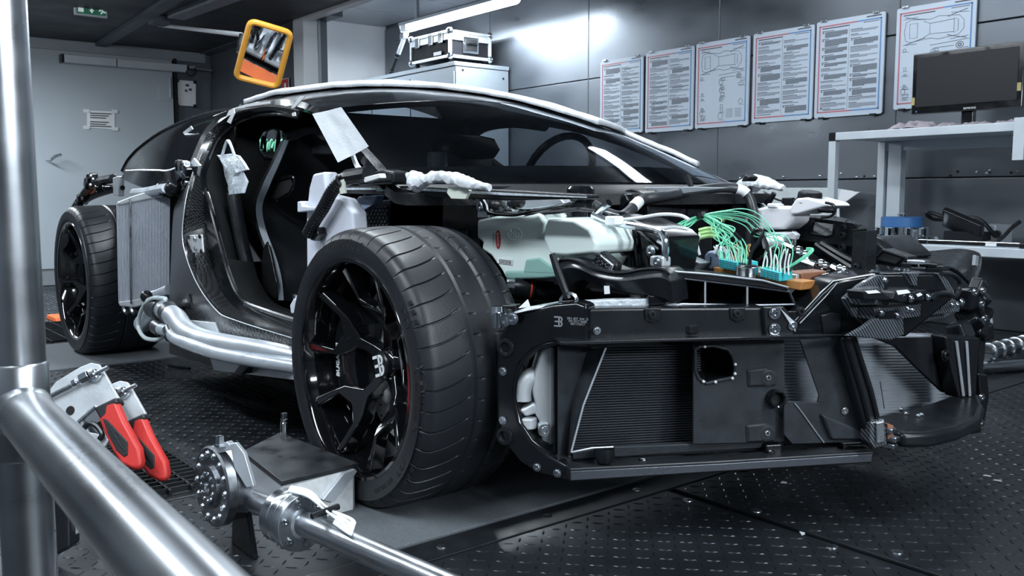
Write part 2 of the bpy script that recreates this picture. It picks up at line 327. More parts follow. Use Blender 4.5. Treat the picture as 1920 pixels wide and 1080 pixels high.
MB().box((-4.32,1.125,1.02),(.012,.02,2.05)).build('groove','trim_grey',po)
hd=struct(MB().box((-3.78,1.04,2.3),(1.1,.05,.51)),'trim_1','wall_dark',label='white header at the edge of the low ceiling')
MB().box((-3.85,1.04,2.04),(1.3,.07,.03)).build('edge_profile','post_white',hd,.003)
struct(MB().box((-5.42,1.12,2.305),(2.6,.19,.53)),'trim_2','wall_dark')
# ------------------------------------------------------------------ floor plates, lugs, pads
def plate(x0,x1,y0,y1,z=.004,m='floor_plate',n='floor_plate',th=.008,bev=.002):
    return MB().box(((x0+x1)/2,(y0+y1)/2,z-th/2),(x1-x0,y1-y0,th)).build(n,m,floor,bev)
g=.004
XS=[-6.4,-5.3,-4.2,-3.1]; PL=[]
rects=[(-6.4,-4.3,-4.1,-.9),(-6.4,-4.3,-.9,.9),(-6.4,-4.3,.9,3.18),(-4.3,-3.1,-4.1,-.55),(-4.3,-3.1,-.55,.95),(-4.3,-3.1,.95,3.18),
 (-2.32,-.32,-4.1,-2.4),(-2.32,-.32,-2.4,-.55),(-2.32,-.32,-.55,.95),(-2.32,-.32,.95,3.18),
 (-3.1,-2.32,-4.1,-1.3),(-3.1,-2.32,1.3,3.18),(-.32,.31,-4.1,-1.14),(-.32,.31,1.2,3.18),
 (.40,1.75,-4.1,-1.55),(.40,1.75,-1.55,-.335),(.40,1.75,-.315,.95),(.40,1.75,.95,3.18),(1.75,4.6,-4.1,-1.0),(1.75,4.6,-1.0,1.2),(1.75,4.6,1.2,3.18)]
for (a,b,c,d) in rects: plate(a+g,b-g,c+g,d-g)
plate(.31,.40,-4.1,3.18,.006,'strip_black','joint_strip')
for k in range(14):
    y=-1.6+k*.30; MB().lathe((.355,y,.004),(0,0,1),[(0,.012),(.004,.011),(.006,.004),(.006,.0001)],10).build('screw','bolt_black' if k%2 else 'steel',floor)
plate(-.318,.306,-1.13,1.19,.010,'grit','grip_pad',.012,.003); plate(-3.09,-2.33,-1.29,1.29,.010,'grit','grip_pad',.012,.003)
for p in ((1290,938),(1560,1025),(1418,958),(1682,1035)):
    q=at(*p,z=.004); MB().lathe((q.x,q.y,.003),(0,0,1),[(0,.014),(.003,.013),(.004,.004),(.004,.0001)],10).build('screw','steel',floor)
def lugs(rs, step, name):
    m=MB(); vs=[]; fs=[]
    for (a,b,c,d) in rs:
        nx=int((b-a)/step); ny=int((d-c)/step)
        for i in range(nx):
            for j in range(ny):
                x=a+(i+.5)*step; y=c+(j+.5)*step
                s=1 if (i+j)%2 else -1
                t=radians(45)*s; l=step*.47; wdt=step*.11; hz=.0022
                dx,dy=cos(t),sin(t); o=len(vs)
                vs += [(x-dx*l,y-dy*l,.0035),(x+dy*wdt,y-dx*wdt,.0035),(x+dx*l,y+dy*l,.0035),(x-dy*wdt,y+dx*wdt,.0035),
                       (x-dx*l*.55,y-dy*l*.55,.0035+hz),(x+dx*l*.55,y+dy*l*.55,.0035+hz)]
                fs += [(o,o+1,o+4),(o+1,o+5,o+4),(o+1,o+2,o+5),(o+2,o+3,o+5),(o+3,o+4,o+5),(o+3,o,o+4)]
    me=bpy.data.meshes.new(name); me.from_pydata(vs,[],fs); me.materials.append(M['tread_lug'])
    o=bpy.data.objects.new(name,me); COL.objects.link(o); adopt(o,floor); o['kind']='stuff'; return o
lugs([(.41,1.74,-1.54,-.34),(.41,1.74,-.31,.94),(.41,1.74,.96,3.1),(-.31,.30,-2.3,-1.15),(-2.3,-.33,-2.39,-.56),(-2.3,-.33,-.54,.94),(-2.3,-.33,.96,3.1),(-.31,.30,1.21,3.1),(-4.29,-3.11,-1.4,.94),(-4.29,-3.11,.96,3.1),(-3.09,-2.33,-2.0,-1.31),(1.76,2.4,-1.0,1.19),(.41,1.74,-2.2,-1.56),(-6.3,-4.31,-.8,.8)],.034,'tread_lugs')
# drain gratings: bars in two directions
def grating(x0,x1,y0,y1,st):
    G=MB().box(((x0+x1)/2,(y0+y1)/2,.0045),(x1-x0,y1-y0,.004)).build('drain_pit','dark_void',floor)
    m=MB(); n=int((x1-x0)/st)
    for i in range(n+1): m.box((x0+i*st,(y0+y1)/2,.013),(.006,y1-y0,.014))
    k=int((y1-y0)/(st*1.6))
    for j in range(k+1): m.box(((x0+x1)/2,y0+j*st*1.6,.013),(x1-x0,.006,.014))
    o=m.build('grating_bars','grating',G,fix=False); o['kind']='stuff'
grating(-1.0,-.35,-1.62,-1.22,.035); grating(-3.9,-3.12,-1.1,-.75,.05)
# debris on the floor
for k,(px,py) in enumerate(((1850,893),(1578,868),(1468,905),(1560,825),(1500,1000),(1870,902))):
    q=at(px,py,z=.006); s=.012
    tag(MB().prism([q+Vector((random.uniform(-s,s)*1.6,random.uniform(-s,s),0)) for _ in range(1)]+[q+Vector((.011,.002,0)),q+Vector((.007,.008,0)),q+Vector((-.006,.006,0))],(0,0,.002)).build('paper_scrap','paper'),
        ['white paper scrap on the plate near the picture edge','scrap of tape lying on the plate before the nose','tiny scrap beside the dark slot','pale flake just in front of the skid bar','pale scrap on the plate in the corner of two slots','small scrap beside the larger paper scrap'][k],'scrap','paper scraps on the floor')
# ------------------------------------------------------------------ door wall things
q=at(188,223,x=-6.47)
def sheet(name,pts,mt,off,label,cat):
    o=MB().prism(pts,off).build(name,mt); return tag(o,label,cat)
a=[at(px,py,x=-6.472) for px,py in ((163,207),(215,209),(215,243),(163,239))]
nt_=sheet('notice',a,'white_label',(.003,0,0),'white notice taped to the grey door','notice')
for px,py in ((162,208),(215,209),(216,242),(162,239)):
    c=at(px,py,x=-6.466); MB().box(c,(.003,.05,.03)).build('tape','tape_white',nt_)
for k in range(7):
    if k==3: continue
    c0=at(169,213+k*4,x=-6.466); c1=at(209-(k%3)*5,214.5+k*4,x=-6.466)
    MB().prism([c0,c1,c1+Vector((0,0,.008)),c0+Vector((0,0,.008))],(.001,0,0)).build('text_line','print_dark',nt_)
c0,c1=at(120,108,x=-6.4),at(350,124,x=-6.4)
dc=thing('door_closer','long aluminium door closer across the top of the grey door','door closer',(c0+c1)/2)
mid=at(219,114,x=-6.4)
for p_,q_ in ((c0,mid-Vector((0,.004,0))),(mid+Vector((0,.004,0)),c1)):
    MB().box(((-6.43),(p_.y+q_.y)/2,c0.z-.005),(.075,q_.y-p_.y,.066)).build('cover','alu_profile',dc,.004)
MB().box((-6.43,c0.y-.012,c0.z-.005),(.08,.022,.07)).build('end_cap','black_satin',dc,.003)
e=at(360,126,x=-6.4); MB().box(e,(.03,.05,.03)).build('bracket','steel',dc,.003)
MB().tube(spline([at(350,132,x=-6.38),at(352,140,x=-6.38),at(362,142,x=-6.38),at(368,134,x=-6.38),at(365,128,x=-6.38)],6),.006,6).build('cable','black_satin',dc)
MB().tube([at(366,128,x=-6.42),at(396,132,x=-6.45)],.012,8).build('arm','trim_grey',dc)
a=[at(px,py,x=-6.49) for px,py in ((332,150),(366,153),(366,200),(332,198))]
wb=tag(MB().prism(a,(.02,0,0)).build('whiteboard','white_label',None,.003),'small white board on the panel beside the door','board')
for px,py,s in ((349,170,.02),(357,168,.025),(351,160,.03)):
    MB().box(at(px,py,x=-6.465),(.003,s,.02)).build('print_mark','print_dark',wb)
for px,py in ((332.5,151),(365.5,154),(365.5,199),(332.5,197)): MB().box(at(px,py,x=-6.466),(.008,.03,.03)).build('corner','black_satin',wb,.003)
# exit sign hanging from low ceiling
a=[at(px,py,x=-5.0) for px,py in ((143,8),(199,15),(199,29),(143,22))]
es=thing('exit_sign','green emergency exit sign hanging from the low dark ceiling','sign',a[0])
cx=sum(a,Vector())/4; wdy=a[1].y-a[0].y
MB().box((-5.02,cx.y,cx.z),(.03,wdy+.02,.085)).build('frame','post_white',es,.004); MB().box((-5.0,cx.y,cx.z),(.012,wdy-.005,.065)).build('face','sign_green',es)
MB().box((-5.03,cx.y,cx.z+.068),(.06,wdy+.05,.05)).build('housing','black_satin',es,.004)
fx=-4.993
MB().box((fx,cx.y-.07,cx.z),(.004,.035,.045)).build('door_pictogram','sign_white',es)
MB().prism([Vector((fx,cx.y+d,cx.z+z)) for d,z in ((-.006,.025),(.006,.025),(.006,-.003),(.016,-.003),(0,-.025),(-.016,-.003),(-.006,-.003))],(.003,0,0)).build('arrow','sign_white',es)
mm=MB()
for (d0,z0,d1,z1) in ((.055,.012,.075,-.004),(.062,.008,.088,.012),(.075,-.004,.092,-.012),(.075,-.004,.06,-.022),(.06,.01,.05,-.006)):
    mm.tube([(fx+.002,cx.y+d0,cx.z+z0),(fx+.002,cx.y+d1,cx.z+z1)],.005,6)
mm.ball((fx+.002,cx.y+.05,cx.z+.022),.007,8,5); mm.build('running_figure','sign_white',es)
# inspection mirror with orange frame
mc=at(494,101,d=5.0); nrm=((Vector((-2.80,-.02,.77))-mc).normalized()-(mc-CP).normalized()).normalized()
mr_=thing('inspection_mirror','square inspection mirror in a tilted orange frame hanging on a pale arm','mirror',mc)
pm=(mc,nrm)
oc=[at(px,py,pl=pm) for px,py in ((467,33),(551,58),(522,168),(437,147))]
def rounded(c4,r,n=5):
    out=[]
    for i in range(4):
        p,a,b=c4[i],c4[i-1],c4[(i+1)%4]; da=(a-p).normalized()*r; db=(b-p).normalized()*r
        for k in range(n+1):
            t=k/n; out.append((p+da)*(1-t)**2+p*2*t*(1-t)+(p+db)*t*t)
    return out
cen=sum(oc,Vector())/4
MB().tube([p+(cen-p).normalized()*.018 for p in rounded(oc,.042)],.0165,10,closed=True).build('frame','orange_frame',mr_)
ic=[p+(cen-p).normalized()*.036 for p in oc]
MB().prism(ic,-nrm*.012).build('mirror_glass','mirror',mr_)
MB().prism([p-nrm*.014 for p in ic],-nrm*.015).build('back_plate','black_satin',mr_)
a0=at(305,48,z=2.035); a1=at(452,65,d=5.05)
MB().tube([a0,a1],.013,8).build('arm','post_white',mr_); MB().tube([a1,oc[0]*.45+oc[3]*.55+Vector((-.02,0,0))],.012,8).build('joint','steel',mr_)
MB().box(a0+Vector((0,0,.005)),(.06,.06,.03)).build('ceiling_mount','trim_grey',mr_,.003)
# ------------------------------------------------------------------ cabinet, flight case, stand
cb=thing('storage_cabinet','long grey steel cabinet standing against the panelled wall','cabinet',(-5.85,2.9,0))
X1=-4.66; X0=-6.8; Y0=2.585; H=1.91
MB().box(((X0+X1)/2,(Y0+WY-.01)/2,H/2-.02),(X1-X0,WY-.01-Y0-.02,H-.04)).build('body','cab_grey',cb,.004)
MB().box(((X0+X1)/2,(Y0+WY-.01)/2-.006,H-.018),(X1-X0+.01,WY-.01-Y0,.036)).build('top_panel','cab_grey',cb,.004)
for k in range(3):
    a=X1-.012-k*.71; MB().box((a-.345,Y0+.002,H/2-.03),(.69,.016,H-.11)).build('door','cab_grey',cb,.003)
for y,z in ((2.67,1.84),(3.12,1.80)): MB().lathe((X1-.001,y,z),(1,0,0),[(0,.011),(.004,.01),(.005,.0001)],10).build('plug','black_satin',cb)
zt=H
f0=at(770,126,z=zt); 
fc=thing('flight_case','black flight case with aluminium edges on top of the grey cabinet','case',at(820,122,z=zt))
# case: front-right bottom corner at px 843,118 ; front left 772,128 ; back right 918,117
cr=at(844,118,z=zt); yb=min(WY-.05,cr.y+.55); xw=at(772,128,y=cr.y).x
x1,x0,y0,y1=cr.x,xw,cr.y,at(918,117,x=cr.x).y; zh=at(844,55,y=cr.y).z-zt
def casebox(z0,z1,n):
    MB().box(((x0+x1)/2,(y0+y1)/2,(z0+z1)/2),(x1-x0-.01,y1-y0-.01,z1-z0)).build(n,'black_matt',fc,.003)
zl=zt+.05; zs=zl+(zh-.012)*.66; zu=zt+zh
casebox(zl,zs-.012,'body'); casebox(zs+.012,zu,'lid')
e=.026
for z in (zl+e/2,zu-e/2,):
    for yy in (y0,y1): MB().box(((x0+x1)/2,yy,z),(x1-x0+.01,e,e)).build('edge_profile','alu',fc,.003)
    for xx in (x0,x1): MB().box((xx,(y0+y1)/2,z),(e,y1-y0+.01,e)).build('edge_profile','alu',fc,.003)
for xx in (x0,x1):
    for yy in (y0,y1): MB().box((xx,yy,(zl+zu)/2),(e,e,zu-zl)).build('edge_profile','alu',fc,.003)
for yy in (y0,y1): MB().box(((x0+x1)/2,yy,zs),(x1-x0,.02,.055)).build('closure_band','alu',fc,.003)
for xx in (x0,x1): MB().box((xx,(y0+y1)/2,zs),(.02,y1-y0,.055)).build('closure_band','alu',fc,.003)
for xx in (x0,x1):
    for yy in (y0,y1):
        for z in (zl+.015,zu-.012): MB().ball((xx,yy,z),.032,10,6).build('corner_ball','chrome',fc)
for t in (.2,.55,.8): MB().box((x0+(x1-x0)*t,y0-.014,zs),(.07,.014,.09)).build('latch','chrome',fc,.003)
hy=(y0+y1)/2; hz=(zl+zs)/2+.03
MB().box((x1+.008,hy,hz),(.012,.17,.14)).build('handle_dish','chrome',fc,.004); MB().box((x1+.016,hy,hz),(.012,.13,.10)).build('handle_recess','dark_void',fc,.004)
MB().tube(spline([(x1+.02,hy-.05,hz-.0),(x1+.032,hy-.045,hz+.012),(x1+.032,hy+.045,hz+.012),(x1+.02,hy+.05,hz)],4),.011,8).build('handle','black_satin',fc)
MB().box((x0+(x1-x0)*.72,y0-.014,zl+.05),(.12,.004,.03)).build('label','white_label',fc)
for xx in (x0+.04,x1-.04):
    for yy in (y0+.04,y1-.04): MB().cyl((xx,yy,zt),(xx,yy,zl),.02,seg=10).build('foot','black_matt',fc)
# adjustable stand leaning on cabinet
b=at(734,137,z=zt+.014); tpt=at(758,70,y=b.y+.0)
st=thing('inspection_stand','small inspection stand with white head leaning beside the flight case','stand',b)
MB().tube([b,b+(tpt-b)*.5],.018,10).build('lower_tube','black_satin',st); MB().tube([b+(tpt-b)*.45,tpt],.022,10).build('upper_tube','alu',st)
MB().ball(b+Vector((0,0,.012)),.03,10,6).build('rubber_foot','black_satin',st); MB().cyl(b+(tpt-b)*.47,b+(tpt-b)*.55,.03,seg=10).build('collar','black_satin',st)
MB().tube([tpt-Vector((0,0,.02)),at(742,80,y=b.y)],.012,8).build('lever','black_satin',st); MB().box(tpt+Vector((0,0,.01)),(.07,.06,.05)).build('clamp','chrome',st,.004)
MB().box(at(768,58,y=b.y+.02),(.16,.06,.012)).build('plate','post_white',st,.003); MB().box(at(760,51,y=b.y+.02),(.10,.06,.09)).build('head','post_white',st,.006)
# ------------------------------------------------------------------ posters
PO=[((1126,116),(1206,103),(1205,250),(1126,245)),((1211,100),(1301,85.5),(1300,243),(1211,249)),((1304.5,83),(1405,67),(1404,234),(1305,242)),((1411.5,64.5),(1526,46),(1524.5,222),(1412,232)),((1530,42.5),(1658,22),(1657,212),(1529,222.5)),((1679,18),(1828,-7),(1828,190),(1679,210))]
PLAB=['narrow text poster nearest the cabinet on the steel wall','text poster between the narrow poster and a car diagram poster','car diagram poster between two text posters','text poster with few icons beside the small car diagram','dense text poster with many warning triangles','car diagram poster behind the monitor']
PY=WY-.022
for i,c4 in enumerate(PO):
    p4=[at(px,py,y=PY) for px,py in c4]
    xl=(p4[0].x+p4[3].x)/2; xr=(p4[1].x+p4[2].x)/2; zt_=(p4[0].z+p4[1].z)/2; zb=(p4[2].z+p4[3].z)/2
    if i==0: zb=zt_-.585
    W=xr-xl; Hh=zt_-zb
    def PP(u,v,o=0): return Vector((xl+u*W, PY-.004-o, zt_-v*Hh))
    t=thing('wall_poster',PLAB[i],'poster',(xl,PY,zb),'framed posters in a row on the steel wall')
    MB().prism(rounded([PP(0,0),PP(1,0),PP(1,1),PP(0,1)],.015),(0,.012,0)).build('board','poster',t)
    def quad(mb,u0,v0,u1,v1,o=.0012): mb.prism([PP(u0,v0,o),PP(u1,v0,o),PP(u1,v1,o),PP(u0,v1,o)],(0,.0008,0))
    b=MB(); quad(b,.045,.05,.6,.062); quad(b,.045,.05,.062,.95); quad(b,.045,.938,.55,.95); b.build('red_border','print_red',t)
    b=MB(); quad(b,.6,.05,.955,.062); quad(b,.938,.05,.955,.95); quad(b,.55,.938,.955,.95); b.build('blue_border','print_blue',t)
    b=MB(); quad(b,.74,.02,.95,.032); quad(b,.7,.072,.92,.078); quad(b,.09,.075,.5,.085); b.build('heading','print_dark',t)
    dense=i in (1,4)
    if i in (2,5):
        m=MB(); r=.0013
        def ln(pts,rr=r,cl=False): m.tube([PP(u,v,.001) for u,v in pts],rr,4,closed=cl)
        ov=lambda cu,cv,ru,rv,n=20:[(cu+ru*cos(2*pi*k/n),cv+rv*sin(2*pi*k/n)) for k in range(n)]
        ln([(.13,.15),(.2,.13),(.45,.15),(.55,.13),(.8,.15),(.86,.2),(.86,.28),(.8,.33),(.55,.35),(.45,.33),(.2,.35),(.13,.33),(.11,.24)],cl=True)
        ln([(.18,.17),(.28,.17),(.28,.31),(.18,.31)],cl=True); ln([(.36,.16),(.44,.19),(.44,.29),(.36,.32)]); ln([(.74,.17),(.79,.19),(.79,.29),(.74,.31)],cl=True); ln([(.44,.19),(.74,.18)]); ln([(.44,.29),(.74,.30)])
        for s in (0,1):
            ln([(.12,.10+.27*s),(.3,.135+.2*s),(.38,.145+.175*s)],.002); ln([(.9,.10+.27*s),(.74,.13+.21*s),(.66,.15+.17*s)],.002); ln([(.1,.12+.25*s),(.28,.11+.26*s)]); ln([(.7,.115+.25*s),(.92,.13+.22*s)])
        ln(ov(.82,.43,.045,.03),.002,True); ln(ov(.82,.43,.02,.013),.003,True); ln([(.5,.43),(.75,.43)]); ln([(.45,.40),(.93,.38)])
        for k in range(22):
            u=.12+(k*.37)%.74; v=.42+((k*.217)%.5); a=.03+.05*((k*7)%5)/5; bb=.015+.03*((k*3)%4)/4
            if k%3==0: ln(ov(u,v,a*.7,bb),r,True)
            else: ln([(u,v),(u+a,v),(u+a,v+bb),(u,v+bb)],r,True)
            ln([(u-.03,v+bb*1.3),(u+a+.03,v+bb*1.3)],.0008)
        for k in range(12): ln([(.6+.16*(k%2),.80+.018*(k//2)),(.72+.16*(k%2),.80+.018*(k//2))],.0012)
        m.build('line_drawing','print_grey',t,fix=False)
    else:
        m=MB(); md=MB(); ic=MB(); rnd=random.Random(i*11+3)
        for col,(u0,u1) in enumerate(((.09,.47),(.52,.91))):
            v=.105+.02*col
            while v<.915:
                boxed=rnd.random()<(.55 if dense else .35)
                n=rnd.randint(2,6) if boxed else rnd.randint(1,4)
                quad(md,u0,v,u0+rnd.uniform(.1,.25),v+.006); v+=.013
                for k in range(n):
                    if v>.92: break
                    uu=u0+(.045 if boxed else 0)
                    quad(m,uu,v,uu+(u1-uu)*(1 if k<n-1 else rnd.uniform(.4,.95)),v+(.0095 if boxed else .0055)); v+=.0118
                if boxed: ic.prism([PP(u0+.005,v-.012*n+.012,.0012),PP(u0+.03,v-.012*n+.012,.0012),PP(u0+.0175,v-.012*n-.006,.0012)],(0,.0008,0))
                v+=rnd.uniform(.006,.02)
        quad(md,.495,.1,.497,.93)
        m.build('text_lines','print_grey',t,fix=False); md.build('sub_headings','print_dark',t,fix=False)
        if ic.v: ic.build('warning_icons','print_dark',t,fix=False)
    for u in (.12,.88):
        for v,mt in ((-.004,'steel'),(1.004,'bolt_black')): MB().box(PP(u,v,.003),(.04,.02,.012)).build('clip',mt,t,.002)
# ------------------------------------------------------------------ workbench with upper shelf
SY0,SY1=2.45,3.02; SX0=-.93; SX1=2.2; ZS=1.09; ZB=.50
bn=thing('workbench','aluminium profile workbench with a raised shelf along the wall','workbench',((SX0+SX1)/2,2.75,0))
def bar(a,b,n='profile',mt='alu_profile'): 
    a=Vector(a); b=Vector(b); lo=Vector([min(a[i],b[i]) for i in range(3)]); hi=Vector([max(a[i],b[i]) for i in range(3)])
    return MB().box((lo+hi)/2,hi-lo).build(n,mt,bn,.003)
bar((SX0+.04,SY0,ZS-.042),(SX1,SY0+.04,ZS),'shelf_edge'); bar((SX0,SY0-.001,ZS-.044),(SX0+.042,SY0+.042,ZS+.001),'corner_cap','black_matt')
bar((SX0,SY0+.04,ZS-.03),(SX1,SY1,ZS-.004),'shelf_board'); bar((SX0,SY1-.04,ZS-.085),(SX1,SY1,ZS-.03),'rear_rail')
bar((SX0,SY0+.001,ZB-.5),(SX0+.042,SY0+.042,ZS-.045),'leg'); bar((SX0+.001,SY1-.06,0),(SX0+.045,SY1,ZS-.03),'leg'); bar((SX0+.06,SY1-.05,0),(SX0+.14,SY1+.01,ZS-.04),'upright')
bar((SX1-.05,SY0+.001,0),(SX1-.005,SY0+.045,ZS-.045),'leg'); bar((SX1-.05,SY1-.045,0),(SX1-.005,SY1,ZS-.03),'leg')
bar((SX0+.05,SY0,ZB-.045),(SX1-.05,SY0+.03,ZB),'bench_edge'); bar((SX0+.05,SY0+.03,ZB-.03),(SX1-.05,SY1,ZB-.002),'bench_top')
q=at(1908,222,y=2.44); bar((q.x,2.40,ZS-.18),(q.x+.05,2.445,ZS+.015),'end_bracket')
# monitor
c=[at(px,py,y=2.72) for px,py in ((1712,103),(1922,75),(1922,196),(1712,219))]
xl,xr=c[0].x,c[1].x; zt_=(c[0].z+c[1].z)/2; zb=(c[2].z+c[3].z)/2; cx=(xl+xr)/2; cz=(zt_+zb)/2
mo=thing('monitor','black widescreen monitor standing on the upper shelf','monitor',(cx,2.76,ZS))
MB().box((cx,2.745,cz),(xr-xl,.045,zt_-zb)).build('housing','piano_black',mo,.006)
MB().box((cx,2.7215,cz+.008),(xr-xl-.05,.003,zt_-zb-.062)).build('screen','screen_black',mo)
text('brand_lettering','SAMSUNG',.014,frame((cx+.03,2.7215,zb+.014),(0,-1,0),(1,0,0)),'text_white',mo)
MB().box((xl+.03,2.721,zb+.015),(.008,.002,.008)).build('power_light','blue_ring',mo)
for xx,z in ((xl+.006,zb+.07),(xr-.02,zb+.10)): MB().box((xx+.004,2.721,z),(.018,.003,.04)).build('sticker','yellow_tag',mo)
MB().box((cx,2.78,zb-.02),(.06,.04,.08)).build('stand_neck','piano_black',mo,.004); MB().prism([Vector((cx+.13*cos(a),2.79+.09*sin(a),ZS-.003)) for a in [k*pi/10 for k in range(20)]],(0,0,.014)).build('stand_foot','piano_black',mo,.003)
# rags on the shelf
def rag(cx,cy,z,sx,sy,h,seed,label,mt='cloth_mauve'):
    n=18; rows=[]
    for i in range(n+1):
        row=[]
        for j in range(n+1):
            u=i/n*2-1; v=j/n*2-1; rr=max(0,1-(u*u*u*u+v*v*v*v)/1.3)
            f=abs(sin(u*5+seed+2*mnoise.noise(Vector((u*2,v*2,seed)))))*.6+.4*abs(mnoise.noise(Vector((u*3,v*3,seed+5))))
            ww=1+.18*mnoise.noise(Vector((u,v,seed+9)))
            row.append(Vector((cx+u*sx*ww,cy+v*sy*ww,z+.002+h*rr*f)))
        rows.append(row)
    return tag(MB().grid(rows,(0,0,-.002)).build('cleaning_rag',mt,None,sharp=80),label,'rag','rags on the upper shelf')
q=at(1710,232,y=2.55); rag(q.x,2.57,ZS,.115,.08,.055,1.2,'crumpled mauve rag heap left of the monitor foot on the shelf')
q=at(1778,228,y=2.55); rag(q.x,2.56,ZS,.05,.07,.03,3.1,'small grey rag with white edges below the monitor')
q=at(1830,226,y=2.55); rag(q.x,2.58,ZS,.065,.07,.028,5.3,'flat pale rag below the monitor lettering')
q=at(1890,222,y=2.55); rag(q.x,2.58,ZS,.07,.07,.024,7.7,'mauve rag at the shelf end below the monitor corner')
# lower bench things
q=at(1690,446,y=2.72); q.z=ZB
hb=thing('wheel_hub','chrome wheel hub with a blue ring lying on the lower bench','hub',q)
MB().lathe(q,(0,0,1),[(0,.05),(0,.185),(.012,.19),(.03,.18),(.034,.12),(.034,.0001)],40).build('flange','chrome',hb)
for k in range(8):
    a=2*pi*k/8; p=q+Vector((cos(a)*.12,sin(a)*.12,.034)); MB().cyl(p,p+Vector((0,0,.045)),.022,seg=10).build('boss','chrome',hb,.003)
MB().lathe(q+Vector((0,0,.078)),(0,0,1),[(0,.03),(0,.105),(.004,.108),(.052,.108),(.056,.104),(.056,.0001)],36).build('blue_ring','blue_ring',hb); MB().cyl(q+Vector((0,0,.134)),q+Vector((0,0,.152)),.025,seg=14).build('center_nut','chrome',hb,.002)
MB().cyl(q+Vector((.14,-.12,.0)),q+Vector((.14,-.12,.07)),.016,seg=10).build('stud','steel',hb,.002)
q=at(1812,444,y=2.66); q.z=ZB
hd_=thing('handheld_tester','black handheld tester with a dark screen and coloured keys on the bench','tester',q)
Rt=Matrix.Rotation(radians(22),3,'Y')@Matrix.Rotation(radians(-48),3,'X'); o=q+Vector((-.02,0,.10))
MB().box(o,(.22,.13,.035),Rt).build('housing','black_satin',hd_,.012,3); MB().box(o+Rt@Vector((.025,-.004,.019)),(.13,.095,.003),Rt).build('screen','screen_black',hd_,.004)
for i in range(2):
    for j in range(4): MB().box(o+Rt@Vector((-.09+i*.022,.04-j*.024,.0195)),(.016,.016,.006),Rt).build('key',['yellow_tag','lime_wire','cyan_plastic'][(i+j)%3],hd_,.002)
MB().tube(spline([o+Vector((-.1,.05,.03)),o+Vector((-.22,.06,.06)),o+Vector((-.2,.12,.02)),o+Vector((0,.14,.03)),o+Vector((.12,.1,-.06))],6),.011,8).build('cable','black_satin',hd_)
MB().box(o+Vector((.0,.05,-.06)),(.2,.1,.05)).build('rest','black_matt',hd_,.006)
q=at(1862,432,y=2.90); q.z=ZB; MBx=Matrix.Rotation(radians(-20),3,'Z')
gb=tag(MB().box(q+Vector((0,0,.05)),(.14,.12,.10),MBx).build('adapter_box','trim_grey',None,.008),'small grey adapter box behind the handheld tester','box')
MB().cyl(q+Vector((.05,-.06,.05)),q+Vector((.055,-.09,.05)),.02,seg=12).build('socket','black_satin',gb)
q=at(1860,445,y=2.6); q.z=ZB
tag(MB().tube(spline([q+Vector((-.06,.02,.012)),q+Vector((.02,.03,.03)),q+Vector((.08,.02,.09)),q+Vector((.12,.02,.125))],6),.010,8).build('probe_cable','black_satin'),'black probe cable curling up beside the tester','cable')
a=at(1738,451,y=2.48); b=at(1915,455,y=2.48); z=ZB+.014
ru=thing('torque_wrench','long chrome torque wrench lying along the bench edge','wrench',((a.x+b.x)/2,2.49,ZB))
MB().box(((a.x+b.x)/2,2.49,z),(b.x-a.x,.026,.026)).build('shaft','chrome',ru,.004); MB().box((a.x-.02,2.49,z),(.05,.036,.028)).build('head','chrome',ru,.004); MB().box((b.x+.03,2.49,z),(.08,.036,.028)).build('grip','black_satin',ru,.008)
MB().box(((a.x+b.x)/2+.09,2.476,z),(.05,.002,.014)).build('label','white_label',ru)
# leaning clear sheet and white panel behind bench
P0=[at(px,py,y=3.08) for px,py in ((1405,372),(1430,352),(1560,352),(1600,358),(1545,415))]+[Vector((-1.5,3.08,.004)),Vector((-2.0,3.08,.004))]
tag(MB().prism(P0,(0,.012,0)).build('wing_panel','card_clear',None,.004),'pale silver body panel leaning behind the bench leg','panel')
P0=[at(px,py,y=3.02) for px,py in ((1575,357),(1612,360),(1572,388))]+[Vector((-1.15,3.02,.004)),Vector((-1.35,3.02,.004))]
tag(MB().prism(P0,(0,.015,0)).build('wing_panel','res_white',None,.004),'small white folded panel leaning behind the bench leg','panel')
# pipes on the far floor
for (p0,p1,r,z,lb) in (((1836,690),(1960,683),.026,.03,'thick steel pipe lying on the floor before the bench'),((1845,662),(1935,641),.035,.09,'ribbed steel coupling resting on the steel pipe')):
    a=at(*p0,z=z); b=at(*p1,z=z); t=thing('steel_pipe',lb,'pipe',a)
    MB().tube([a,b],r,16).build('tube','steel_brushed',t)
    if r>.03:
        for k in range(5): c=a.lerp(b,.1+k*.18); MB().lathe(c,(b-a),[(-.01,r),(-.008,r+.005),(.008,r+.005),(.01,r)],18).build('rib','steel',t)
    else: MB().cyl(a-(b-a).normalized()*.02,a,r+.006,seg=16).build('end_ring','steel',t)
# orange kerb behind car
q=thing('cable_ramp','orange cable ramp lying on the floor behind the car','ramp',(-4.1,0,0))
for k in range(4):
    y=-.82+k*.42; MB().prism([Vector((-4.22,y,.003)),Vector((-4.19,y,.03)),Vector((-3.98,y,.03)),Vector((-3.95,y,.003))],(0,.414,0)).build('segment','orange_cloth',q,.004)
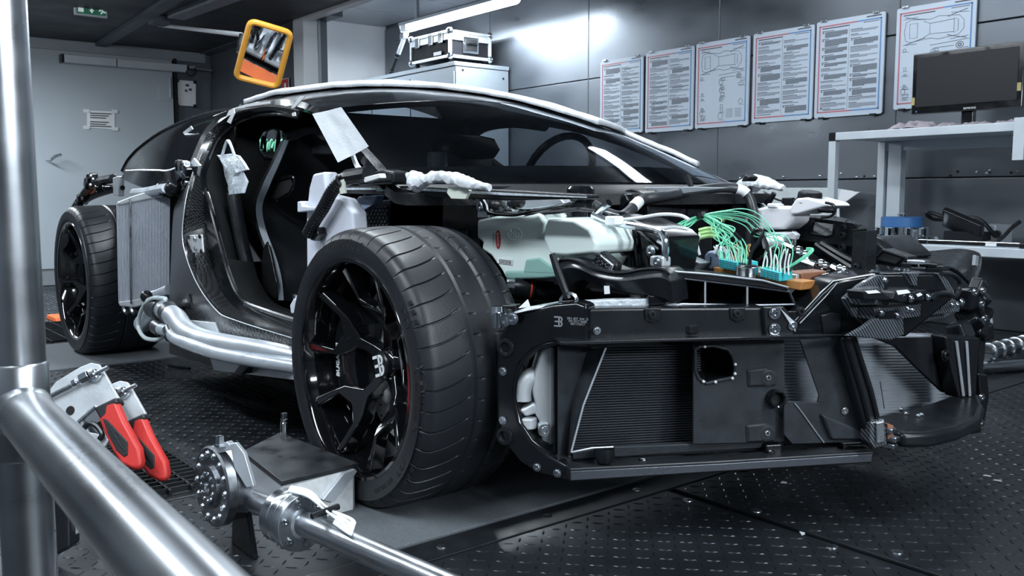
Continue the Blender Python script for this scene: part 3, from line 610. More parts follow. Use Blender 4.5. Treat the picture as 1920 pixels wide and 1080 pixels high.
# ------------------------------------------------------------------ the car
CAR=thing('car','stripped sports car chassis with black wheels, dark windscreen and exposed front structure','car',(0,0,0))
def smooth(a,b,x):
    t=max(0,min(1,(x-a)/(b-a))); return t*t*(3-2*t)
def tire_mesh(R, rim, wd, NA=1040, nsl=44):
    """axis along local y, outer side at -y; tread grooves and slits are real recesses"""
    hw=wd/2
    prof=[(-hw+.012,rim-.006,0),(-hw+.004,rim,0),(-hw-.001,rim+.006,0),(-hw-.004,rim+.016,0),(-hw-.006,rim+.028,0),(-hw-.005,(rim+R)/2+.012,0),(-hw-.001,R-.030,0),(-hw+.004,R-.020,1),(-hw+.010,R-.012,1),(-hw+.017,R-.007,1),(-hw+.026,R-.0045,1)]
    n=46
    for i in range(n+1):
        t=i/n; y=-hw+.034+(wd-.068)*t; c=abs(2*t-1); prof.append((y,R-.0035*c**3,1))
    prof+=[(hw-.026,R-.0045,1),(hw-.017,R-.007,1),(hw-.010,R-.012,1),(hw-.004,R-.020,1),(hw+.001,R-.03,0),(hw+.005,(rim+R)/2+.012,0),(hw+.004,rim+.016,0),(hw,rim,0),(hw-.012,rim-.006,0)]
    gro=[-.02*wd/.285, .047*wd/.285, .105*wd/.285]
    P=len(prof); vs=[]; fs=[]
    NA=nsl*26
    for k in range(NA):
        a0=2*pi*k/NA; ph=k%26
        for (y,r,tr) in prof:
            d=0; a=a0
            if tr:
                tt=max(0,min(1,(y+hw)/(gro[0]+hw))); a=a0-.11*tt*tt
                for gq in gro:
                    if abs(y-gq)<.0055: d=.006
                if y<gro[0]-.008:
                    if ph in (0,1) and tt<.92: d=max(d,.005*(1-smooth(.72,.92,tt)))
                elif y>gro[0]+.008:
                    b=max([g_ for g_ in gro if g_<y]); q=y-b
                    if ph in (12,13) and .006<q<.024+(.03 if y>gro[2] else 0): d=max(d,.0025)
            vs.append((sin(a)*(r-d),y,cos(a)*(r-d)))
    for k in range(NA):
        o=k*P; q=((k+1)%NA)*P
        for i in range(P-1): fs.append((o+i,q+i,q+i+1,o+i+1))
    me=bpy.data.meshes.new('tire'); me.from_pydata(vs,[],fs)
    for p in me.polygons: p.use_smooth=True
    me.set_sharp_from_angle(angle=radians(38)); me.materials.append(M['rubber']); return me
def SIDE(r,prm):
    rim,R,hw=prm; P=[(rim+.006,-hw-.001),(rim+.016,-hw-.004),(rim+.028,-hw-.006),((rim+R)/2+.012,-hw-.005),(R-.03,-hw-.001),(R-.02,-hw+.004)]
    for (r0,y0),(r1,y1) in zip(P[:-1],P[1:]):
        if r<=r1: return y0+(y1-y0)*(r-r0)/(r1-r0)
    return P[-1][1]
FS=(.260,.340,.1425); RS=(.272,.355,.1725)
def arc_text(txt,size,r,ang,y,flip=False,bold=.0006,sx=1.0):
    """letters wrapped around the wheel axis on the outer face; ang = middle angle from +x towards +z as seen by the viewer"""
    t=text_mb(txt,size,.0006,bold); out=[]
    for v in t.v:
        a=ang-(v.x*sx)/r if not flip else ang+(v.x*sx)/r
        rr=r+(v.y if not flip else -v.y); ys=SIDE(rr,y); out.append(Vector((cos(a)*rr,ys-v.z,sin(a)*rr)))
    t.v=out; return t
def EB(m4,s,depth=.002):
    """the double letter mark"""
    m=MB()
    def bx(x0,y0,x1,y1): m.prism([Vector((x0*s,y0*s,0)),Vector((x1*s,y0*s,0)),Vector((x1*s,y1*s,0)),Vector((x0*s,y1*s,0))],(0,0,depth))
    bx(-.5,.36,.0,.5); bx(-.42,-.07,.0,.07); bx(-.5,-.5,.0,-.36); bx(-.06,-.5,.08,.5)
    for cy in (.22,-.22):
        pts=[(.08+.30*cos(a),cy+.28*sin(a)) for a in [pi/2-k*pi/8 for k in range(9)]]; inn=[(.08+.17*cos(a),cy+.15*sin(a)) for a in [pi/2-k*pi/8 for k in range(9)]]
        for k in range(8): m.prism([Vector((p[0]*s,p[1]*s,0)) for p in (pts[k],pts[k+1],inn[k+1],inn[k])],(0,0,depth))
    m.v=[m4@v for v in m.v]; return m
def make_wheel(Rt, rim, wd, steer, loc, side, ph, meshes=None):
    """local frame: y axis = axle, outer face at -y"""
    hw=wd/2; lip=rim+.012
    root_m=Matrix.Translation(loc)@Matrix.Rotation(steer,4,'Z')@(Matrix.Rotation(pi,4,'Z') if side>0 else Matrix.Identity(4))
    if meshes is None:
        meshes={}
        yo=-hw+.010
        b=MB().lathe((0,0,0),(0,1,0),[(yo+.03,lip-.020),(yo-.004,lip-.016),(yo-.012,lip-.010),(yo-.012,lip-.002),(yo-.004,lip+.004),(yo+.006,lip),(yo+.02,lip-.012),(hw-.02,lip-.010),(hw-.01,lip-.02),(hw-.02,rim-.03),(yo+.12,rim-.034),(yo+.05,rim-.014),(yo+.03,lip-.020)],96)
        meshes['wheel']=b.mesh('rim_barrel','rim_black')
        meshes['tire']=tire_mesh(Rt,rim+.004,wd)
        def dep(r): # dish: hub recessed, spokes rise to the lip
            t=(r-.06)/(rim-.08); return yo+.086*(1-smooth(-.1,1.05,t))+.003
        sp=[]
        def spoke():
            # Y outline in polar-ish plane coordinates (u along spoke, v across)
            h=radians(18.5); rr=rim-.012
            e1=(cos(h)*rr,sin(h)*rr); 
            def off(p,q,wv): # perpendicular offset
                d=Vector((q[0]-p[0],q[1]-p[1])).normalized(); return Vector((-d.y,d.x))*wv
            fk=(.118,0); o1=off(fk,e1,.0085); oe=off(fk,e1,.012)
            up=[(.030,.020),(.080,.0125),(fk[0]-.006+o1.x*.6,o1.y*.6+.009),(e1[0]*.62+o1.x*.8,e1[1]*.62+o1.y*.8),(e1[0]+oe.x,e1[1]+oe.y)]
            tip=[(e1[0]-oe.x,e1[1]-oe.y),(e1[0]*.68-o1.x*.9,e1[1]*.68-o1.y*.9),(fk[0]+.032,.003)]
            half=up+tip
            poly=half+[(x,-y) for x,y in half[::-1]]
            m=MB(); n=len(poly)
            def V3(p,back): 
                r=sqrt(p[0]**2+p[1]**2); d=dep(r); return Vector((p[0],d+(back if back else 0),p[1]))
            c=Vector((0,0,0))
            f=[V3(p,0) for p in poly]; bk=[V3((p[0],p[1]*1.12),.040) for p in poly]
            # strips: triangulate symmetrical halves manually through the mid line
            m.add(f+bk,[tuple(range(n)),tuple(range(2*n-1,n-1,-1))]+[(i,n+i,n+(i+1)%n,(i+1)%n) for i in range(n)])
            return m
        ms=spoke().mesh('spoke','rim_black',30); meshes['spoke']=ms
        meshes['hub']=MB().lathe((0,0,0),(0,1,0),[(yo+.050+.034,.0001),(yo+.050+.034,.036),(yo+.050+.040,.042),(yo+.050+.062,.046),(yo+.050+.070,.076),(yo+.050+.076,.082),(yo+.050+.11,.082),(yo+.050+.11,.03)],48).mesh('hub','rim_black')
        meshes['cap']=MB().lathe((0,0,0),(0,1,0),[(yo+.050+.020,.0001),(yo+.050+.020,.031),(yo+.050+.024,.034),(yo+.050+.034,.034)],36).mesh('center_cap','black_satin')
        meshes['bolt']=MB().lathe((0,0,0),(0,-1,0),[(-.02,.0135),(.002,.0135),(.006,.0125),(.010,.010),(.013,.009),(.013,.0001)],6).mesh('lug_bolt','chrome')
        meshes['boltb']=MB().lathe((0,0,0),(0,-1,0),[(-.02,.0135),(.002,.0135),(.006,.0125),(.006,.009),(-.004,.008),(-.004,.0001)],12).mesh('lug_bolt','rim_black')
        dm=MB().lathe((0,0,0),(0,1,0),[(yo+.035+.105,.095),(yo+.035+.105,.208),(yo+.035+.108,.21),(yo+.035+.118,.21),(yo+.035+.118,.196),(yo+.035+.126,.196),(yo+.035+.126,.21),(yo+.035+.136,.21),(yo+.035+.139,.208),(yo+.035+.139,.095),(yo+.035+.105,.095)],72)
        meshes['disc']=dm.mesh('brake_disc','disc_steel')
        hl=MB()
        for k in range(60):
            a=2*pi*k/60; r_=(.125,.15,.175,.195)[k%4]; hl.lathe((cos(a)*r_,yo+.035+.1045,sin(a)*r_),(0,-1,0),[(0,.0035),(.0004,.0035),(.0004,.0001)],6)
        meshes['holes']=hl.mesh('drilling','dark_void',fix=False)
        bell=MB().lathe((0,0,0),(0,1,0),[(yo+.035+.09,.02),(yo+.035+.09,.085),(yo+.035+.095,.10),(yo+.035+.105,.104),(yo+.035+.14,.104)],40); meshes['bell']=bell.mesh('disc_bell','alu_cast')
        def cal(a0,a1):
            m=MB(); rows=[]
            for k in range(13):
                a=a0+(a1-a0)*k/12; c,s_=cos(a),sin(a)
                e=.012*(abs(k-6)/6)**4
                rows.append([Vector((c*r,y,s_*r)) for r,y in ((.120+e,yo+.068),(.135,yo+.058+e),(.205,yo+.056+e),(.226-e,yo+.070),(.226-e,yo+.16),(.12+e,yo+.16))])
            R_=rows; m.grid([r+[r[0]] for r in R_]); n=len(m.v)
            m.f.append(tuple(range(0,6))); m.f.append(tuple(range(12*7,12*7+6))); return m
        meshes['cal']=cal(radians(138),radians(222)).mesh('brake_caliper','black_gloss')
    W=inst(meshes['wheel'],'wheel',root_m,CAR)
    def sub(me,name,m4=Matrix.Identity(4)): 
        return inst(me,name,root_m@m4,W)
    sub(meshes['tire'],'tire')
    yo=-hw+.010
    for k in range(5):
        a=ph+k*2*pi/5; o=sub(meshes['spoke'],'spoke',Matrix.Rotation(-a,4,'Y'))
        b=o.modifiers.new('bevel','BEVEL'); b.width=.0045; b.segments=2; b.limit_method='ANGLE'; b.angle_limit=radians(40)
    sub(meshes['hub'],'hub'); sub(meshes['cap'],'center_cap')
    for k in range(5):
        a=ph+radians(36)+k*2*pi/5; sub(meshes['bolt'] if k in (1,2) else meshes['boltb'],'lug_bolt',Matrix.Translation((cos(a)*.062,yo+.112,sin(a)*.062)))
    sub(meshes['disc'],'brake_disc'); o=sub(meshes['holes'],'drilling'); o['kind']='stuff'; sub(meshes['bell'],'disc_bell'); sub(meshes['cal'],'brake_caliper')
    return W,root_m,meshes,yo
WF,MF,msF,yoF=make_wheel(.340,.256,.285,radians(0),(0,-.8745,.340),-1,radians(84))
WR,MR,msR,yoR=make_wheel(.355,.268,.345,0,(-2.711,-.833,.355),-1,radians(60))
make_wheel(.340,.256,.285,0,(0,.8745,.340),1,radians(20),msF); make_wheel(.355,.268,.345,0,(-2.711,.833,.355),1,radians(40),msR)
def wtext(t,name,mt,Wp,m4): 
    t.v=[m4@v for v in t.v]; return t.build(name,mt,Wp,fix=False)
# markings on the front wheel and tyre
wtext(arc_text('MICHELIN',.036,.305,radians(-4),FS,False,.0012,1.0),'tire_lettering','letter_rubber',WF,MF)
wtext(arc_text('Pilot Sport Cup 2',.028,.303,radians(96),FS,False,.0008),'tire_lettering','letter_rubber',WF,MF)
wtext(arc_text('MICHELIN',.036,.305,radians(185),FS,False,.0012),'tire_lettering','letter_rubber',WF,MF)
wtext(arc_text('DOT 1200 1800',.014,.292,radians(-58),FS),'tire_lettering','letter_rubber',WF,MF)
wtext(arc_text('MICHELIN',.036,.322,radians(8),RS,False,.0012),'tire_lettering','letter_rubber',WR,MR)
for s in (radians(26),radians(-36)):
    m=MB()
    for i in range(5):
        for j in range(3):
            if (i+j)%2: continue
            a=s+i*.035*(1 if s>0 else -1); r=.292+j*.012
            m.prism([Vector((cos(a+da)*(r+dr),SIDE(r+dr,FS)-.0008,sin(a+da)*(r+dr))) for da,dr in ((0,0),(.03,0),(.03,.011),(0,.011))],(0,.0012,0))
    wtext(m,'checker_mark','letter_rubber',WF,MF)
for Wp,m4,yo in ((WF,MF,yoF),(WR,MR,yoR)):
    Z=Matrix(((cos(.25),0,-sin(.25),0),(0,1,0,0),(sin(.25),0,cos(.25),0),(0,0,0,1)))
    e=EB(m4@frame((0,yo+.0700,0),(0,-1,0),(cos(.30),0,sin(.30))),.052); e.build('emblem','text_white',Wp,fix=False)
t=text_mb('BUGATTI',.0215,.0008,.0006); a=radians(178)
t.v=[Vector((-.186-v.y, yoF+.0545-v.z, -.010+v.x)) for v in t.v]
wtext(t,'caliper_lettering','text_white',WF,MF)
# ------------------------------------------------------------------ greenhouse
def lerpt(t,xs,ys):
    if t<=xs[0]: return ys[0]
    for i in range(len(xs)-1):
        if t<=xs[i+1]:
            f=(t-xs[i])/(xs[i+1]-xs[i]); return ys[i]+(ys[i+1]-ys[i])*f
    return ys[-1]
def sm(t,xs,ys):
    return (lerpt(t-.04,xs,ys)+2*lerpt(t,xs,ys)+lerpt(t+.04,xs,ys))/4
def GS(u,v,o=0):
    zc=sm(u,[-.04,0,.15,.3,.45,.6,.75,.9,1,1.04],[.762,.79,.905,1.01,1.095,1.155,1.192,1.207,1.205,1.2])
    wd=sm(u,[-.04,0,.25,.5,.7,1],[.775,.76,.685,.60,.56,.565])
    dr=sm(u,[-.04,0,.2,.5,.7,1],[0,0,.025,.055,.075,.095])
    xb=.08-.34*v*v; x=xb+(-1.75-xb)*u
    return Vector((x+o*.25*(1-u),wd*v+o*.35*v,zc-dr*abs(v)**2.2+o))
def gpatch(u0,u1,v0,v1,nu=24,nv=32,o=0): return [[GS(u0+(u1-u0)*i/nu,v0+(v1-v0)*j/nv,o) for j in range(nv+1)] for i in range(nu+1)]
MB().grid(gpatch(0,.46,-.97,.97)).build('windscreen','windscreen',CAR,sharp=180,fix=False,label='dark tinted wrap-around windscreen')
MB().grid(gpatch(-.005,.078,-.985,.985,6,40,-.008),(0,0,-.006)).build('windscreen_frit','black_satin',CAR,sharp=60,fix=False)
MB().grid(gpatch(.44,1.02,-.97,.97,20,30,.001),(0,0,-.02)).build('roof_panel','black_gloss',CAR,sharp=60)
MB().grid(gpatch(-.09,.0,-1.0,1.0,4,40,-.004),(0,0,-.03)).build('cowl','carbon_soft',CAR,sharp=50)
def arch(sg,name='roof_rail'):
    rows=[]
    for i in range(40):
        u=.0+1.03*i/39
        a=GS(u,-.965,.003); b=GS(u,-.995,.004); c=GS(u,-1.012,-.014); d=GS(u,-.995,-.032); e=GS(u,-.955,-.022)
        rows.append([Vector((p.x,p.y*-sg,p.z)) for p in (a,b,c,d,e,a)])
    return MB().grid(rows).build(name,'black_gloss',CAR,sharp=50)
arch(-1); arch(1)
# foam sheet on the roof (loose wrapping)
def foam(u0,u1,vf0,vf1,nu,nv,o,seed):
    rows=[]
    for i in range(nu+1):
        u=u0+(u1-u0)*i/nu; row=[]
        for j in range(nv+1):
            v=vf0(u)+(vf1(u)-vf0(u))*j/nv
            row.append(GS(u,v,o+.006*abs(mnoise.noise(Vector((u*14,v*9,seed))))))
        rows.append(row)
    return MB().grid(rows,(0,0,-.02))
tag(foam(.30,1.03,lambda u:lerpt(u,[.3,.55,.66,.8,1.03],[.42,.12,-.35,-.80,-.9]),lambda u:.93,36,30,.026,2.).build('foam_sheet','foam_white',None,sharp=120),'white foam sheet covering the roof of the stripped car','foam sheet')
tag(foam(.10,.34,lambda u:.80,lambda u:.97,14,6,.02,5.).build('foam_strip','foam_white',None,sharp=120),'white foam strip along the far windscreen pillar','foam strip')
# dash, bulkhead, floor pan, firewall
def mir(pts): return [Vector((p.x,-p.y,p.z)) for p in pts]
MB().prism([Vector((x,-.62,z)) for x,z in ((-.18,.60),(-.16,.78),(-.40,.835),(-.62,.80),(-.66,.70),(-.5,.55))],(0,1.24,0)).build('dashboard','black_matt',CAR,.015)
m=MB()
for k in range(24): pass
sw=Vector((-.80,.36,.83)); ax=Vector((.9,0,-.43)).normalized(); e1=Vector((0,1,0)); e2=ax.cross(e1)
MB().tube([sw+(e1*cos(a)+e2*sin(a))*.17 for a in [2*pi*k/28 for k in range(28)]],.015,8,closed=True).build('steering_wheel','black_satin',CAR)
MB().tube([sw,sw+ax*.35],.03,10).build('steering_column','black_satin',CAR)
MB().box((-.05,0,.52),(.03,1.16,.52)).build('firewall','black_matt',CAR,.006)
MB().box((-1.0,0,.135),(1.95,1.5,.05)).build('floor_pan','carbon_soft',CAR,.006)
# rear bulkhead with a window
bp=(Vector((-1.74,0,0)),Vector((1,0,0)))
ho=[(483,262),(492,245),(512,239),(530,243),(540,260),(534,285),(515,298),(495,296),(484,282)]
hp=L(ho,pl=bp)
cy=sum(p.y for p in hp)/9; cz=sum(p.z for p in hp)/9
fr=[]
for p in hp:
    d=Vector((0,p.y-cy,p.z-cz)); a=atan2(d.z,d.y); 
    # outer frame point of the bulkhead rectangle
    Y0,Y1,Z0,Z1=-.60,cy+.34,.2,1.13; s=1e9
    if d.y>1e-6: s=min(s,(Y1-cy)/d.y)
    if d.y<-1e-6: s=min(s,(Y0-cy)/d.y)
    if d.z>1e-6: s=min(s,(Z1-cz)/d.z)
    if d.z<-1e-6: s=min(s,(Z0-cz)/d.z)
    fr.append(Vector((-1.74,cy+d.y*s,cz+d.z*s)))
rows=[hp+[hp[0]],fr+[fr[0]]]
MB().grid(rows,(-.02,0,0)).build('bulkhead','carbon_soft',CAR)
for (a,b,c,d) in ((-.60,cy+.34,.15,.30),(cy+.33,.60,.15,1.12)): MB().box((-1.75,(a+b)/2,(c+d)/2),(.02,b-a,d-c)).build('bulkhead','carbon_soft',CAR)
MB().tube([p+Vector((.004,0,0)) for p in hp],.007,6,closed=True).build('window_seal','black_satin',CAR)
# ------------------------------------------------------------------ side of the tub (loft of four rails)
RS_=[ # opening edge, inner groove, ridge, outer edge: (px,py,y)
 [(560,221,-.585),(510,214,-.585),(455,226,-.60),(415,255,-.64),(395,292,-.70),(381,335,-.76),(392,380,-.785),(408,440,-.80),(428,512,-.81),(452,560,-.82),(500,582,-.83),(575,606,-.83)],
 [(560,215,-.59),(507,207,-.595),(447,219,-.615),(405,250,-.66),(383,292,-.73),(370,335,-.80),(379,385,-.80),(388,440,-.81),(402,520,-.83),(432,572,-.84),(490,598,-.86),(570,624,-.86)],
 [(562,208,-.59),(505,200,-.60),(440,212,-.63),(393,247,-.68),(370,292,-.76),(357,338,-.84),(346,390,-.88),(343,455,-.90),(366,525,-.93),(404,580,-.945),(440,600,-.95),(572,641,-.92)],
 [(562,203,-.57),(503,196,-.58),(430,207,-.60),(382,245,-.62),(352,300,-.68),(335,355,-.76),(325,400,-.82),(320,500,-.86),(317,590,-.90),(322,640,-.92),(440,655,-.95),(572,668,-.92)]]
def rail(r,n=5): return spline([at(px,py,y=y) for px,py,y in r],n)
rl=[rail(r) for r in RS_]
MB().grid(rl[:2],(0,.012,0)).build('door_frame','black_gloss',CAR,sharp=50); MB().grid(rl[1:3],(0,.012,0)).build('side_recess','carbon',CAR,sharp=50); MB().grid(rl[2:],(0,.014,0)).build('side_panel','carbon_weave',CAR,sharp=50)
MB().tube(rl[0],.006,6).build('door_seal','black_satin',CAR); MB().tube(rl[2][26:],.0016,6).build('highlight_bead','alu',CAR); MB().tube([p+Vector((0,-.004,0)) for p in rl[0][16:]],.0016,6).build('highlight_bead','alu',CAR)  # pale tube on the side ridge stands in for its highlight
sst=rl[0][46:]; MB().grid([[p+Vector((0,-.004,.002)) for p in sst],[p+Vector((0,-.016,-.026)) for p in sst]],(0,.004,0)).build('sill_strip','carbon_twill',CAR)
pi_=rl[0][5:40]; MB().grid([pi_,[Vector((p.x*.35-1.74*.65,-.615,p.z)) for p in pi_],[Vector((-1.735,-.595,p.z)) for p in pi_]],(0,.01,0)).build('pillar_trim','interior_black',CAR,sharp=60)
MB().box((-1.70,0,.30),(.02,1.6,.36)).build('bulkhead','black_matt',CAR)
rm=[mir(r) for r in rl]
MB().grid([rm[0],rm[1],rm[2],rm[3]],(0,-.012,0)).build('side_panel','carbon',CAR,sharp=50)
# sill inner face
ins=[Vector((p.x,-.70,p.z-.02)) for p in rl[0][38:]]; MB().grid([rl[0][38:],ins],(0,0,-.01)).build('sill_trim','interior_black',CAR); MB().grid([mir(rl[0][38:]),mir(ins)],(0,0,-.01)).build('sill_trim','carbon_twill',CAR)
# panel plate with screws, small bracket
pp=L([(351,441),(377,440),(380,474),(353,475)],y=-.882)
pt=MB().prism(pp,(0,.008,0)).build('hinge_plate','alu_cast',CAR,.003)
for px,py in ((354,444),(375,443),(378,471),(356,472)): MB().lathe(at(px,py,y=-.884),(0,-1,0),[(0,.008),(.004,.008),(.005,.004),(.005,.0001)],8).build('screw','bolt_black',pt)
for px,py in ((365.5,448),(367,466)): MB().lathe(at(px,py,y=-.884),(0,-1,0),[(0,.008),(.004,.008),(.004,.004),(-.002,.004),(-.002,.0001)],10).build('stud','steel',pt)
MB().prism(L([(332,575),(352,550),(360,578)],y=-.935),(0,.03,0)).build('bracket','black_satin',CAR,.004)
# louvre grill under the pillar
lp=L([(362,296),(374,310),(366,346),(343,345),(350,318)],y=-.80)
lv=MB().prism(lp,(0,.01,0)).build('louvre','alu_cast',CAR,.003)
for k in range(7):
    a=at(351+k*3.2,314-k*.5,y=-.806); b=at(345+k*3.2,343,y=-.806); MB().tube([a,b],.003,5).build('slat','black_satin',lv)
MB().box(at(352,347,y=-.81),(.16,.02,.012)).build('louvre_ledge','black_satin',CAR,.003)
for k in range(9):
    q=at(338+random.uniform(-6,14),330+random.uniform(-18,22),y=-.82); MB().box(q,(.05,.03,.03),Matrix.Rotation(random.uniform(0,3),3,'Y')).build('clip',random.choice(['black_gloss','black_satin','steel']),CAR,.006)
# ------------------------------------------------------------------ rear deck and tail structure
top=[(228,322,-.50),(240,300,-.50),(262,277,-.48),(300,250,-.46),(345,229,-.46),(392,213,-.50),(432,207,-.55)]
mid=[(235,330,-.66),(252,318,-.68),(280,290,-.66),(318,262,-.63),(352,244,-.62),(392,232,-.60),(425,214,-.59)]
bot=[(236,320,-.78),(262,319,-.80),(290,319,-.80),(318,319,-.79),(345,305,-.74),(372,272,-.67),(412,230,-.61)]
low=[(226,334,-.80),(250,345,-.82),(285,357,-.83),(320,358,-.82),(345,345,-.78),(372,300,-.70),(405,245,-.62)]
T=[rail(r,5) for r in (top,mid,bot,low)]
ct=[Vector((p.x-.02,0,p.z+.035)) for p in T[0]]
MB().grid([T[0],T[1],T[2]],(0,.008,-.008)).build('engine_cover','black_cover',CAR,sharp=60,label='glossy black engine cover shell')
MB().grid([T[2],T[3]],(0,.02,0)).build('engine_cover_skirt','black_cover',CAR,sharp=60)
MB().tube(T[2][:18],.004,6).build('cover_edge','alu',CAR); MB().tube([p+Vector((0,0,.006)) for p in T[0]],.006,6).build('cover_edge','black_satin',CAR)
MB().grid([mir(T[1]),mir(T[2]),mir(T[3])],(0,-.008,-.008)).build('engine_cover','black_cover',CAR,sharp=60)
for (a,b,c,d) in (((343,248),(358,236),(361,242),(346,254)),): MB().prism(L([a,b,c,d],y=-.632),(0,.004,0)).build('cover_tag','alu',CAR)
MB().prism(L([(398,216),(424,206),(434,216),(430,226),(402,228)],y=-.63),(0,.03,0)).build('pillar_joint','black_gloss',CAR,.006)
MB().prism(L([(332,246),(350,238),(352,230),(330,240)],y=-.5),(0,.02,0)).build('cover_tab','black_satin',CAR,.003)
# tail frame
def rod(pts,r,mt,n='tail_strut',sp=5,**k): return MB().tube(spline([at(px,py,y=y) for px,py,y in pts],sp),r,8).build(n,mt,CAR,**k)
rod([(135,400,-.80),(150,375,-.80),(165,355,-.80),(178,342,-.80),(212,335,-.78)],.022,'black_satin'); rod([(150,382,-.78),(180,366,-.78),(225,352,-.76)],.016,'black_gloss'); rod([(178,345,-.78),(196,350,-.78),(230,352,-.78)],.012,'black_satin')
rod([(160,380,-.72),(185,345,-.72),(215,330,-.7)],.014,'black_gloss')
for px,py,s in ((170,337,.045),(166,345,.05),(152,372,.04),(148,386,.035),(143,395,.03),(175,330,.03),(186,353,.03),(200,352,.025)):
    MB().box(at(px,py,y=-.81),(s,.04,s),Matrix.Rotation(random.uniform(0,1.5),3,'Y')).build('tail_bracket','black_gloss',CAR,.008)
MB().prism(L([(130,392),(150,390),(150,400),(131,402)],y=-.81),(0,.02,0)).build('tail_bracket','black_satin',CAR,.003)
for px,py in ((136,397),(171,330),(175,336),(170,347),(155,372)): MB().lathe(at(px,py,y=-.835),(0,-1,0),[(0,.009),(.006,.009),(.008,.0001)],8).build('screw','steel',CAR)
MB().prism(L([(211,333),(221,330),(221,368),(212,366)],y=-.80),(0,.03,0)).build('tail_post','alu',CAR,.004)
MB().box((-3.3,0,.55),(.10,1.35,.07)).build('rear_cross_member','black_satin',CAR,.01)
for s in (-1,1): MB().box((-2.7,s*.45,.40),(1.25,.07,.10)).build('rear_subframe','black_satin',CAR,.01)
MB().prism([Vector((-3.3,-.55,.2)),Vector((-3.65,-.5,.42)),Vector((-3.65,.5,.42)),Vector((-3.3,.55,.2))],(0,0,.03)).build('rear_diffuser','black_satin',CAR,.006)
for k in range(5): MB().box((-3.46,-.4+k*.2,.26),(.32,.012,.16)).build('diffuser_fin','black_satin',CAR,.003)
for s in (-.22,-.08,.08,.22): MB().cyl((-3.3,s,.48),(-3.68,s,.5),.05,.055,20).build('tail_pipe','steel',CAR,.003)
MB().box((-3.02,0,.5),(.34,.46,.40)).build('gearbox','black_satin',CAR,.03,3)
tag(MB().prism([Vector((-2.955,-.5,.702)),Vector((-2.875,-.5,.702)),Vector((-2.875,.5,.702)),Vector((-2.955,.5,.702))],(0,0,.006)).build('orange_strap','orange_cloth',None,.002),'orange strap lying across the engine, seen in the inspection mirror','strap')
for k in range(16): MB().tube(spline([(-2.83+.06*(k%4),-.3+.035*k,.70),(-2.80+.05*(k%3),-.29+.036*k,.80+.03*(k%3)),(-2.72+.04*(k%5),-.27+.035*k,.72)],5),.012,8).build('engine_pipe',['chrome','black_gloss','steel','alu'][k%4],CAR)
MB().box((-3.42,0,.6),(.25,.62,.16)).build('silencer','alu_cast',CAR,.04,4)
MB().box((-2.35,0,.52),(.95,.62,.42)).build('engine_block','alu_cast',CAR,.03)
for s in (-1,1): MB().box((-2.3,s*.2,.78),(.8,.2,.10),Matrix.Rotation(s*.3,3,'X')).build('cylinder_head','black_gloss',CAR,.02)
for k in range(6): MB().tube(spline([(-2.0-.12*k,-.28,.8),(-2.0-.12*k,-.1,.9),(-2.0-.12*k,.1,.9),(-2.0-.12*k,.28,.8)],4),.025,8).build('intake_runner','steel',CAR)
# green wiring behind the bulkhead window
for k in range(9):
    a=at(484+k*5.0,285-(k%3)*3,x=-1.86); b=at(489+k*5.0,262+(k%2)*5,x=-1.9); c=at(496+k*5.0,285,x=-1.93)
    MB().tube(spline([a,b,c],5),.005,6).build('wire','green_wire',CAR)
for pts in (((497,285),(499,250),(512,241),(524,250),(520,285)),((518,284),(522,245),(527,240),(531,250),(533,270)),((490,280),(493,255),(497,275))): MB().tube(spline(L(pts,x=-1.84),5),.006,6).build('wire','black_satin',CAR)
MB().prism(L([(490,279),(528,277),(528,302),(492,300)],x=-1.88),(-.01,0,0)).build('heat_shield','steel',CAR)
# ------------------------------------------------------------------ side intercooler
ip=vplane((-2.22,-1.0),(-1.86,-.80)); inw=-ip[1]
c4=[(220,379),(318,362),(317,546),(224,572)]
core=MB().prism(L(c4,pl=ip),inw*.06).build('intercooler','dark_void',CAR,.003,label='upright silver intercooler with vertical fins')
f=MB(); nf=34
for k in range(nf+1):
    t=k/nf; x0=220+98*t; x1=224+93*t
    a=at(x0,379-17*t+3,pl=ip); b=at(x1,572-26*t-3,pl=ip); d=(L([(x0+1.5,379)],pl=ip)[0]-L([(x0,379)],pl=ip)[0])
    n_=-inw; f.prism([a,a+d*.7,b+d*.7,b],n_*.005)
f.build('fin_stack','fin_light',core,kind='stuff',fix=False)
MB().prism(L([(217,379),(245,368),(270,360),(317,350),(319,366),(219,386)],pl=vplane((-2.22,-1.0),(-1.86,-.80),.012)),inw*.085).build('end_tank','alu_cast',core,.008,3)
MB().prism(L([(222,566),(250,562),(285,553),(310,547),(310,555),(286,567),(252,577),(223,574)],pl=vplane((-2.22,-1.0),(-1.86,-.80),.012)),inw*.08).build('end_tank','alu_cast',core,.006,3)
for px in (232,246): MB().tube(spline(L([(px,571),(px+1,580),(px+5,586),(px+9,583)],pl=ip),4),.010,8).build('drain_pipe','steel',core)
MB().tube([at(244,372,pl=vplane((-2.22,-1.0),(-1.86,-.80),.02)),at(246,570,pl=vplane((-2.22,-1.0),(-1.86,-.80),.02))],.004,6).build('tie_bar','steel',core)
MB().tube(spline(L([(252,362),(275,360),(295,356),(312,353)],y=-.86),5),.02,10).build('charge_pipe','alu',CAR)
for px,py,r in ((306,353,.03),(313,356,.035),(322,354,.03),(328,350,.025),(300,358,.02)): MB().ball(at(px,py,y=-.84),r,10,6).build('rubber_boot','black_satin',CAR)
